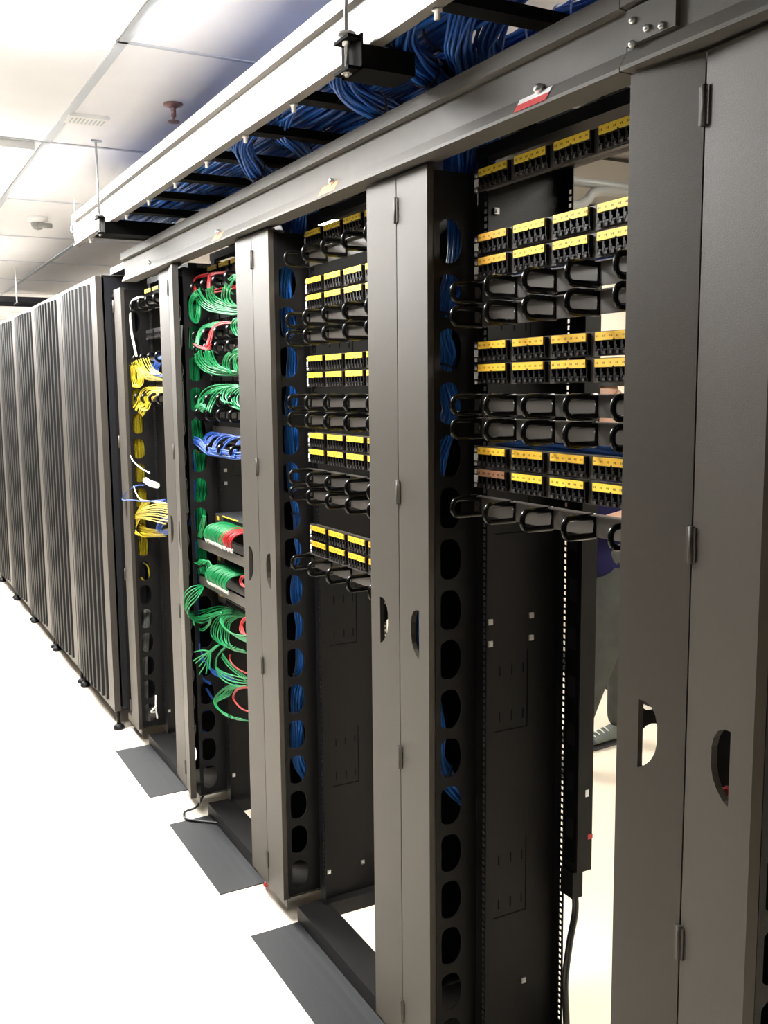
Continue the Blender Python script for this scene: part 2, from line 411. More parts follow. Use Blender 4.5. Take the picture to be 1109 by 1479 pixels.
# ------------------------------------------------------------------ vertical cable managers
def ell(cx_, cz_, hx, hz, n=20):
    out = []
    for i in range(n):
        a = 2*math.pi*i/n; c = math.cos(a); s = math.sin(a)
        out.append((cx_+hx*math.copysign(abs(c)**.88, c), cz_+hz*math.copysign(abs(s)**.88, s)))
    return out
HZ = [.722+.1135*k for k in range(-5, 12)]
HANDLE = [(.042, 1.060), (.042, 1.172), (.054, 1.172), (.066, 1.166), (.074, 1.154), (.078, 1.138), (.078, 1.110), (.074, 1.092), (.066, 1.078), (.052, 1.064)]
where = ['nearest the camera', 'between the nearest two open racks', 'between the second and green-cord racks', 'between the green-cord and yellow-cord racks', 'beside the first closed cabinet']
ANG = [(9, 3), (2.2, 0), (2, 0), (0, 10), (0, 0)]
for k, y0 in enumerate(MY):
    y1 = y0+WM; ym = (y0+y1)/2
    t = thing('vertical_cable_manager', (XF+.1, ym, ZB), 'tall cable manager with narrow grey doors, '+where[k], 'cable manager', None)
    for side, ys in enumerate((y0+.001, y1-.004)):
        b = MB(); holes = [ell(1.1235, z, .0315, .0455) for z in HZ]
        plate(b, [(XF+.016, ZB+.01), (XS, ZB+.01), (XS, ZT-.01), (XF+.016, ZT-.01)], holes, lambda a, c, d, ys=ys: (a, ys+d, c), .003)
        b.box(XF+.016, XF+.03, ys-.001, ys+.004, ZB+.01, ZT-.01)
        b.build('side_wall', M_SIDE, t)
    b = MB(); b.box(XR-.02, XR-.017, y0+.006, y1-.006, ZB, ZT-.01); b.build('back_panel', M_BLACK, t)
    b = MB(); b.box(XF+.014, XR-.02, y0+.004, y1-.004, ZB+.002, ZB+.005); b.box(XF+.013, XF+.016, y0+.004, y1-.004, ZB-.03, ZB+.006); b.build('base_tray', M_DOOR, t)
    b = MB(); b.box(XF+.015, XF+.03, ym-.008, ym+.008, ZB+.006, ZT-.012); b.build('center_post', M_BLACK, t)
    b = MB(); b.box(XF+.02, XF+.03, y0+.006, y1-.006, ZT-.022, ZT-.008); b.box(XR-.035, XR-.025, y0+.006, y1-.006, ZT-.022, ZT-.008); b.build('top_bar', M_BLACK, t)
    aA, aB = ANG[k]
    for nm, ang, sgn in (('far', aA, 1), ('near', aB, -1)):
        if k == 4 and sgn == 1: continue
        piv = Vector((XF, ym, 0)); a = math.radians(ang)
        ca, sa = math.cos(a), math.sin(a)
        def mp(s_, z, d, sgn=sgn, ca=ca, sa=sa, ym=ym):    # s_ distance from hinge, d depth
            return (XF - s_*sa + d*ca, ym + sgn*(s_*ca + d*sa), z)
        W2 = WM/2-.0015
        hole = [(W2-p[0]+.0, p[1]) for p in HANDLE]
        b = MB(); plate(b, [(.0015, ZB), (W2, ZB), (W2, ZT), (.0015, ZT)], [hole], mp, .012)
        d = b.build('door_panel', M_DOOR, t)
        # folded return edge on the free side
        e = MB(); q = [mp(W2-.002, ZB, .012), mp(W2, ZB, .012), mp(W2, ZB, .022), mp(W2-.002, ZB, .022)]
        n0 = len(e.v); e.v += [Vector(p) for p in q]+[Vector((p[0], p[1], ZT)) for p in q]
        for i in range(4): e.f.append((i, (i+1) % 4, 4+(i+1) % 4, 4+i)); e.m.append(0); e.smooth.append(False)
        e.f += [(3, 2, 1, 0), (4, 5, 6, 7)]; e.m += [0, 0]; e.smooth += [False, False]
        r = e.build('return_edge', M_DOOR, t)
    for hz in (2.050, 1.430, .804, .16):
        b = MB(); b.cyl((XF-.002, ym, hz-.028), (XF-.002, ym, hz+.028), .0045, 8)
        b.box(XF-.0035, XF-.0005, ym+.002, ym+.009, hz-.026, hz+.026); b.box(XF-.003, XF-.0005, ym-.009, ym-.002, hz-.026, hz+.026)
        b.build('hinge', M_DOOR, t)

# ------------------------------------------------------------------ open racks
rackname = ['nearest open rack, black frame with yellow-labelled panels', 'second open rack, black frame without any patch cords', 'open rack crowded with green patch cords', 'farthest open rack, holding yellow patch cords']
def holed_rail(b, x, ya, yb, z0, z1, hy, hw, zs, hh, t=.0025):
    """flat strip in the plane X=x with a column of square holes at y=hy"""
    b.box(x, x+t, ya, hy-hw/2, z0, z1); b.box(x, x+t, hy+hw/2, yb, z0, z1)
    prev = z0
    for z in zs:
        b.box(x, x+t, hy-hw/2, hy+hw/2, prev, z-hh/2); prev = z+hh/2
    b.box(x, x+t, hy-hw/2, hy+hw/2, prev, z1)
U3 = .01482
for k in range(4):
    ya, yb = MY[k]+WM, MY[k+1]       # near and far ends
    t = thing('open_rack', (1.3, (ya+yb)/2, 0), rackname[k], 'rack', None)
    zs = [.12+U3*i for i in range(0, 134)]
    for (s, yw) in ((1, yb), (-1, ya)):
        b = MB(); x0 = XS
        yy0, yy1 = sorted((yw-s*.001, yw-s*.004))
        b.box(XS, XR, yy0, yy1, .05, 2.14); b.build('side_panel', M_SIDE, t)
        y_a, y_b = sorted((yw-s*.004, yw-s*.040)); hy = yw-s*.030
        b = MB(); holed_rail(b, XS, y_a, y_b, .05, 2.14, hy, .0095, zs, .0095); b.build('front_rail', M_BLACK, t)
        b = MB(); holed_rail(b, XR, y_a, y_b, .05, 2.14, hy, .0095, zs, .0095); b.build('rear_rail', M_BLACK, t)
    # knock-out cut lines on the far side panel, facing the camera
    yk = yb-.0042
    for zc in (.51, .968, 1.43, 1.86):
        b = MB(); h = .093
        b.box(1.333, 1.3355, yk-.0006, yk, zc-h, zc+h); b.box(1.240, 1.335, yk-.0006, yk, zc-h-.0015, zc-h+.0015)
        for xx in (1.256, 1.290, 1.322):
            for zz in (zc-.06, zc+.05): b.box(xx-.0015, xx+.0015, yk-.0006, yk, zz-.012, zz+.012)
        b.build('knockout', M_PIT, t)
    nuts = {0: [(1.228, 1.137), (1.343, 1.139), (1.228, 1.086), (1.343, 1.086), (1.33, .235), (1.24, 2.04), (1.345, 2.00)], 1: [(1.223, .138), (1.344, .141), (1.228, 1.13)], 2: [(1.222, .144), (1.225, 1.36), (1.225, 1.31)], 3: [(1.215, .149)]}[k]
    for (xx, zz) in nuts:
        b = MB(); b.box(xx-.006, xx+.006, yk-.004, yk, zz-.0065, zz+.0065); b.box(xx-.003, xx+.003, yk-.006, yk-.004, zz-.003, zz+.003)
        b.build('cage_nut', M_ZINC, t)
    b = MB(); b.box(XS-.004, XS+.03, ya, yb, 2.14, 2.165); b.build('top_beam', M_BLACK, t)
    b = MB(); b.box(XR-.03, XR+.004, ya, yb, 2.14, 2.165); b.build('top_beam', M_BLACK, t)
    b = MB(); b.box(XS+.03, XR-.03, ya+.004, yb-.004, 2.160, 2.165); b.build('added_top_plate', M_BLACK, t)  # added plate, shuts off the bright ceiling seen above the top panel
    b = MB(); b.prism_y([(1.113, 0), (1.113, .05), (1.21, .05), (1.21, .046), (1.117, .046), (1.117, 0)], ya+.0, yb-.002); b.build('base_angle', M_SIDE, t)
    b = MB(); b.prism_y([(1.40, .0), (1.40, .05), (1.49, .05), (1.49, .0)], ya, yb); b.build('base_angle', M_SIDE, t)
    for yw, s in ((yb, -1), (ya, 1)):
        y_a, y_b = sorted((yw, yw+s*.035))
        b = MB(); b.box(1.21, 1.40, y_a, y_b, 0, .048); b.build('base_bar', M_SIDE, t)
    # plate lying in front of the base
    b = MB(); yp1, yp0 = yb-.012, yb-.612
    b.prism_y([(.953, 0), (.953, .003), (1.045, .003), (1.06, .0034), (1.080, .0034), (1.095, .0040), (1.112, .0040), (1.112, 0)], yp0, yp1)
    b.build('floor_plate', M_PLATE, t)

# ------------------------------------------------------------------ patch panels and ring managers
YE = MY[1]                                  # near side of the manager at the far end of rack 0
def make_panel(z, lab, missing=None):
    t = thing('patch_panel', (1.18, YE-.28, z-.022), lab, 'patch panel')
    b = MB(); b.box(1.176, 1.180, YE-.555, YE-.016, z-.0218, z+.0218)
    b.box(1.180, 1.190, YE-.52, YE-.045, z-.0215, z-.0195); b.box(1.180, 1.190, YE-.52, YE-.045, z+.0195, z+.0215)
    b.build('faceplate', M_PANEL, t)
    b = MB(); b.box(1.1745, 1.176, YE-.041, YE-.018, z-.010, z+.005); b.build('white_square', M_STK, t)
    for q in (z+.013, z-.017):
        b = MB(); b.lathe((1.176, YE-.024, q), [(0, -.004), (.004, -.003), (.005, 0)], 8, axis='X'); b.build('screw', M_ZINC, t)
    for j in range(4):
        yl = YE-.043-.124*j; yr = yl-.104
        b = MB()
        b.box(1.168, 1.1755, yr, yl, z+.004, z+.0195); b.box(1.170, 1.1755, yr, yl, z-.0195, z-.0135)
        w = (yl-yr)/6
        for i in range(7):
            yy = yl-i*w; b.box(1.168, 1.1755, yy-.0022 if i < 6 else yr, yy+.0022 if i > 0 else yl, z-.0135, z+.004)
        b.box(1.1745, 1.1757, yr, yl, z-.0135, z+.004, mi=1)
        for i in range(6):
            yy = yl-(i+.5)*w
            b.box(1.1665, 1.170, yy-.0028, yy+.0028, z-.0185, z-.0135, mi=2)
            b.box(1.1672, 1.1712, yy+w/2-.006, yy+w/2+.0005 if i else yy+w/2, z-.0085, z-.0035, mi=0)
            b.box(1.1675, 1.170, yy-.0045, yy+.0045, z-.0125, z-.0095, mi=0)
        m = b.build('port_module', [M_MOD, M_PIT, M_NUB], t)
        b = MB(); b.box(1.1655, 1.168, yr+.003, yl-.003, z+.0055, z+.0200)
        for i in range(6):
            yy = yl-(i+.5)*w
            b.box(1.1652, 1.1655, yy-.0032, yy-.0008, z+.0105, z+.0145, mi=1); b.box(1.1652, 1.1655, yy+.0008, yy+.0032, z+.0108, z+.0142, mi=1)
        ym_ = (yr+yl)/2; b.box(1.1650, 1.1682, ym_-.002, ym_+.002, z+.0052, z+.0075, mi=2)
        lm = M_BRN if missing == j else M_YEL
        l = b.build('label_strip', [lm, M_INK if missing != j else M_MOD, M_MOD], m)
        if missing == j: l['label'] = 'label strip torn down to brown'
    return t
def make_rings(z, lab):
    t = thing('ring_cable_manager', (1.18, YE-.28, z-.022), lab, 'cable manager')
    b = MB(); b.box(1.178, 1.182, YE-.555, YE-.016, z-.021, z+.021); b.box(1.165, 1.182, YE-.555, YE-.016, z+.0195, z+.0215)
    b.build('backplate', M_PANEL, t)
    for j in range(5):
        yy = YE-.040-.124*j; b = MB(); L = []
        x0, x1, z0, z1, rr = 1.106, 1.180, z-.019, z+.017, .015
        for (cx_, cz_, a0) in ((x1-.004, z1-.004, 0), (x0+rr, z1-rr, 90), (x0+rr, z0+rr, 180), (x1-.004, z0+.004, 270)):
            rad = rr if cx_ < 1.15 else .004
            for q in range(5):
                a = math.radians(a0+q*22.5); L.append((cx_+rad*math.cos(a), yy, cz_+rad*math.sin(a)))
        b.tube(L, .0038, 8, closed=True, ry=.0065)
        b.build('ring', M_RING, t)
        
    return t
pz = {0: [2.091, 1.960, 1.912, 1.739, 1.692, 1.517, 1.470], 1: [2.091, 1.960, 1.912, 1.739, 1.692, 1.517, 1.470, 1.243, 1.197], 2: [2.091, 1.915, 1.739, 1.692], 3: [2.091, 1.915, 1.70]}
rz = {0: [1.862, 1.812, 1.628, 1.578, 1.410], 1: [2.036, 1.862, 1.812, 1.628, 1.578, 1.410, 1.362, 1.155], 2: [2.036, 1.862, 1.812, 1.628, 1.578, 1.455], 3: [2.042, 1.805, 1.632]}
rk = ['in the nearest open rack', 'in the second open rack', 'in the rack of green cords', 'in the rack of yellow cords']
ordn = ['topmost', 'second from the top', 'third from the top', 'fourth from the top', 'fifth from the top', 'sixth from the top', 'seventh from the top', 'eighth from the top', 'lowest']
p0 = None; r0 = None
KIDS.clear()
for k in range(4):
    for i, z in enumerate(pz[k]):
        nm = 'lowest' if i == len(pz[k])-1 else ordn[i]
        lab = 'patch panel with yellow label strips, %s %s' % (nm, rk[k])
        if k == 0 and i == 6:
            make_panel(z, 'lowest patch panel in the nearest open rack, its first label torn brown', missing=0); continue
        if p0 is None: p0 = make_panel(z, lab); zp = z; base = kids(p0); continue
        if k >= 2 and i > 0: lab = 'plain black patch panel without labels, %s %s' % (nm, rk[k])
        pp = dup(p0, (0, P*k, z-zp), label=lab)
        if k >= 2 and i > 0:
            for m_ in kids(pp):
                for l in kids(m_): bpy.data.objects.remove(l)
                if m_.name.startswith('white_square'): bpy.data.objects.remove(m_)
    for i, z in enumerate(rz[k]):
        nm = 'lowest' if i == len(rz[k])-1 else ordn[i]
        lab = 'glossy black ring cable manager, %s %s' % (nm, rk[k])
        if r0 is None: r0 = make_rings(z, lab); zr = z; continue
        dup(r0, (0, P*k, z-zr), label=lab)
# first-column labels of three panels are amber rather than yellow
for o in [c for c in bpy.data.objects if c.name.startswith('patch_panel') and c.parent is None]:
    for (k, zz) in ((0, 1.960), (0, 1.912), (1, 1.243), (1, 1.197), (0, 1.739), (0, 1.692), (0, 1.517)):
        if abs(o.location.y-(YE-.28+P*k)) < .05 and abs(o.location.z-(zz-.022)) < .01:
            mods = sorted([c for c in kids(o) if c.name.startswith('port_module')], key=lambda c: c.name)
            for m_ in (mods[:1] if zz > 1.7 and zz not in (1.739,) else mods):
                for l in kids(m_):
                    l.data = l.data.copy(); l.data.materials[0] = M_ORG if zz > 1.8 else mat('golden_label', (0.72, 0.43, 0.025), .5); 

# ------------------------------------------------------------------ network switches and bar covers in the green-cord rack
Y3 = MY[3]
def switch(z, lab, x=1.165):
    t = thing('network_switch', (1.3, Y3-.28, z), lab, 'network switch')
    b = MB(); b.box(x+.004, XR-.03, Y3-.54, Y3-.05, z, z+.044); b.build('case', M_SWITCH, t)
    b = MB(); b.box(x, x+.004, Y3-.54, Y3-.05, z, z+.044)
    for i in range(24):
        yy = Y3-.15-i*.0155; 
        for q in (0, 1): b.box(x-.001, x, yy-.006, yy+.006, z+.006+q*.018, z+.020+q*.018, mi=1)
    b.build('port_face', [M_PANEL, M_PIT], t)
    b = MB(); b.box(x-.0012, x, Y3-.092, Y3-.07, z+.022, z+.036); b.build('yellow_tag', M_YEL, t)
    b = MB(); b.box(x-.003, x, Y3-.30, Y3-.14, z+.0405, z+.044); b.build('yellow_strip', M_YEL, t)
switch(1.160, 'slate network switch under a dark gap, topmost of the switches')
switch(1.005, 'slate network switch between the two grey bars')
switch(.868, 'slate network switch below the lower grey bar')
for z, lab in ((1.085, 'upper brown-grey horizontal cover bar in the green-cord rack'), (.945, 'lower brown-grey horizontal cover bar in the green-cord rack')):
    t = thing('cover_bar', (1.12, Y3-.27, z), lab, 'cable manager')
    b = MB(); b.box(1.105, 1.112, Y3-.545, Y3-.018, z-.010, z+.026); b.box(1.105, 1.17, Y3-.545, Y3-.018, z+.023, z+.026); b.build('cover', M_DOOR, t)
    b = MB(); b.box(1.17, 1.178, Y3-.555, Y3-.016, z-.020, z+.030); b.build('backplate', M_BLACK, t)
t = thing('blank_tray', (1.2, Y3-.28, 1.40), 'brown-black blank panel under the lowest blue cords', 'blank panel')
b = MB(); b.box(1.176, 1.180, Y3-.555, Y3-.016, 1.490, 1.532); b.build('blank_face', M_PANEL, t)

# ------------------------------------------------------------------ power strip behind the nearest rack
t = thing('power_strip', (1.45, YE-.04, .52), 'tall black power strip behind the nearest open rack', 'power strip')
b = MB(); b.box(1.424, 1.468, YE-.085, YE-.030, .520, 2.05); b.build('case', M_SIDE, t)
b = MB(); b.box(1.4225, 1.424, YE-.080, YE-.035, .54, 2.04); b.build('socket_face', M_PIT, t)
for q in range(12):
    b = MB(); b.box(1.4215, 1.4228, YE-.072, YE-.043, .60+q*.115, .65+q*.115); b.build('socket', M_BLACK, t)
b = MB(); b.box(1.416, 1.446, YE-.080, YE-.035, .455, .520); b.build('end_bracket', M_BLACK, t)
b = MB(); b.box(1.446, 1.456, YE-.0856, YE-.085, .705, .722); b.build('tag', M_STK, t)
b = MB(); b.box(1.455, 1.469, YE-.0862, YE-.0848, .598, .610); o = b.build('red_mark', M_REDSTK, t)
o = MB().tube(spline([(1.432, YE-.06, .50), (1.438, YE-.065, .42), (1.418, YE-.07, .34), (1.402, YE-.075, .25), (1.402, YE-.08, .16), (1.40, YE-.09, .08), (1.385, YE-.10, .02)]), .0085, 10).build('power_cable', M_BC)
tag(o, 'thick black cable dropping from the bottom of the power strip', 'cable')

# ------------------------------------------------------------------ closed cabinets
CX = 1.02; CPn = .884
names = ['nearest', 'second', 'third', 'fourth', 'fifth', 'sixth']
for k in range(6):
    y0 = 4.700+CPn*k; y1 = y0+CPn-.012
    t = thing('server_cabinet', (CX+.5, (y0+y1)/2, 0), 'tall closed cabinet with a ribbed mesh door, %s of the closed row' % names[k], 'cabinet')
    z0, z1 = .105, 2.205
    b = MB(); b.box(CX+.04, CX+1.0, y0, y0+.004, z0, z1-.01); b.box(CX+.04, CX+1.0, y1-.004, y1, z0, z1-.01)
    b.box(CX+.15, CX+.153, y0-.002, y0, z0, z1-.02); b.box(CX+.30, CX+.303, y0-.002, y0, z0, z1-.02)
    b.build('side_panel', M_CAB, t)
    b = MB(); b.box(CX+.03, CX+1.0, y0+.002, y1-.002, z1-.012, z1); b.build('top_panel', M_BLACK, t)
    b = MB(); b.box(CX+.03, CX+1.0, y0+.004, y1-.004, z0-.004, z0+.01); b.build('bottom_panel', M_BLACK, t)
    b = MB(); b.box(CX+.98, CX+.99, y0+.004, y1-.004, z0, z1-.012); b.build('back_panel', M_BLACK, t)
    fr = .115
    b = MB(); b.box(CX, CX+.03, y0+.001, y0+.030+.08, z0-.01, z1-.005); b.box(CX, CX+.03, y1-.085, y1-.001, z0-.01, z1-.005)
    b.box(CX, CX+.03, y0+.11, y1-.085, z0-.01, z0+.018); b.box(CX, CX+.03, y0+.11, y1-.085, z1-.033, z1-.005)
    b.build('door_frame', M_DOOR, t)
    ya, yb = y0+.11, y1-.085; n = 9; w = (yb-ya)/n; b = MB(); prof = []
    for i in range(n):
        c = ya+i*w; bow = lambda y: -.018*math.sin(math.pi*(y-ya)/(yb-ya))
        prof += [(CX+.014+bow(c), c), (CX+.014+bow(c), c+w*.28), (CX-.006+bow(c), c+w*.42), (CX-.006+bow(c), c+w*.86)]
    prof.append((CX+.014, yb))
    nb = len(b.v); b.v += [Vector((x, y, z0+.014)) for x, y in prof] + [Vector((x, y, z1-.030)) for x, y in prof]
    Np = len(prof)
    for i in range(Np-1): b.f.append((i, i+1, Np+i+1, Np+i)); b.m.append(0); b.smooth.append(False)
    nb = len(b.v); b.v += [Vector((x+.006, y, z0+.014)) for x, y in prof] + [Vector((x+.006, y, z1-.030)) for x, y in prof]
    for i in range(Np-1): b.f.append((nb+i, nb+Np+i, nb+Np+i+1, nb+i+1)); b.m.append(0); b.smooth.append(False)
    for o_ in (0, Np):
        for i in range(Np-1): b.f.append((o_+i, o_+i+1, nb+o_+i+1, nb+o_+i)); b.m.append(0); b.smooth.append(False)
    b.build('mesh_door', M_MESH, t)
    b = MB(); b.box(CX-.004, CX, y0+.035, y0+.055, z1-.10, z1-.07); b.build('latch', M_STK, t)
    for yy in (y0+.018, y1-.05):
        for xx in (CX+.02, CX+.95):
            b = MB(); b.cyl((xx, yy, .025), (xx, yy, z0), .008, 8); b.lathe((xx, yy, 0), [(0, .028), (.012, .028), (.026, .016), (.028, .004), (.024, 0), (0, 0)], 14)
            b.build('levelling_foot', M_BLACK, t)
t = thing('cable_entry_hood', (1.3, 4.62, 2.13), 'dark hood bridging the beam end and the first closed cabinet', 'hood')
b = MB(); b.box(1.09, 1.75, 4.42, 4.69, 2.205, 2.235); b.build('hood', M_CAB, t)
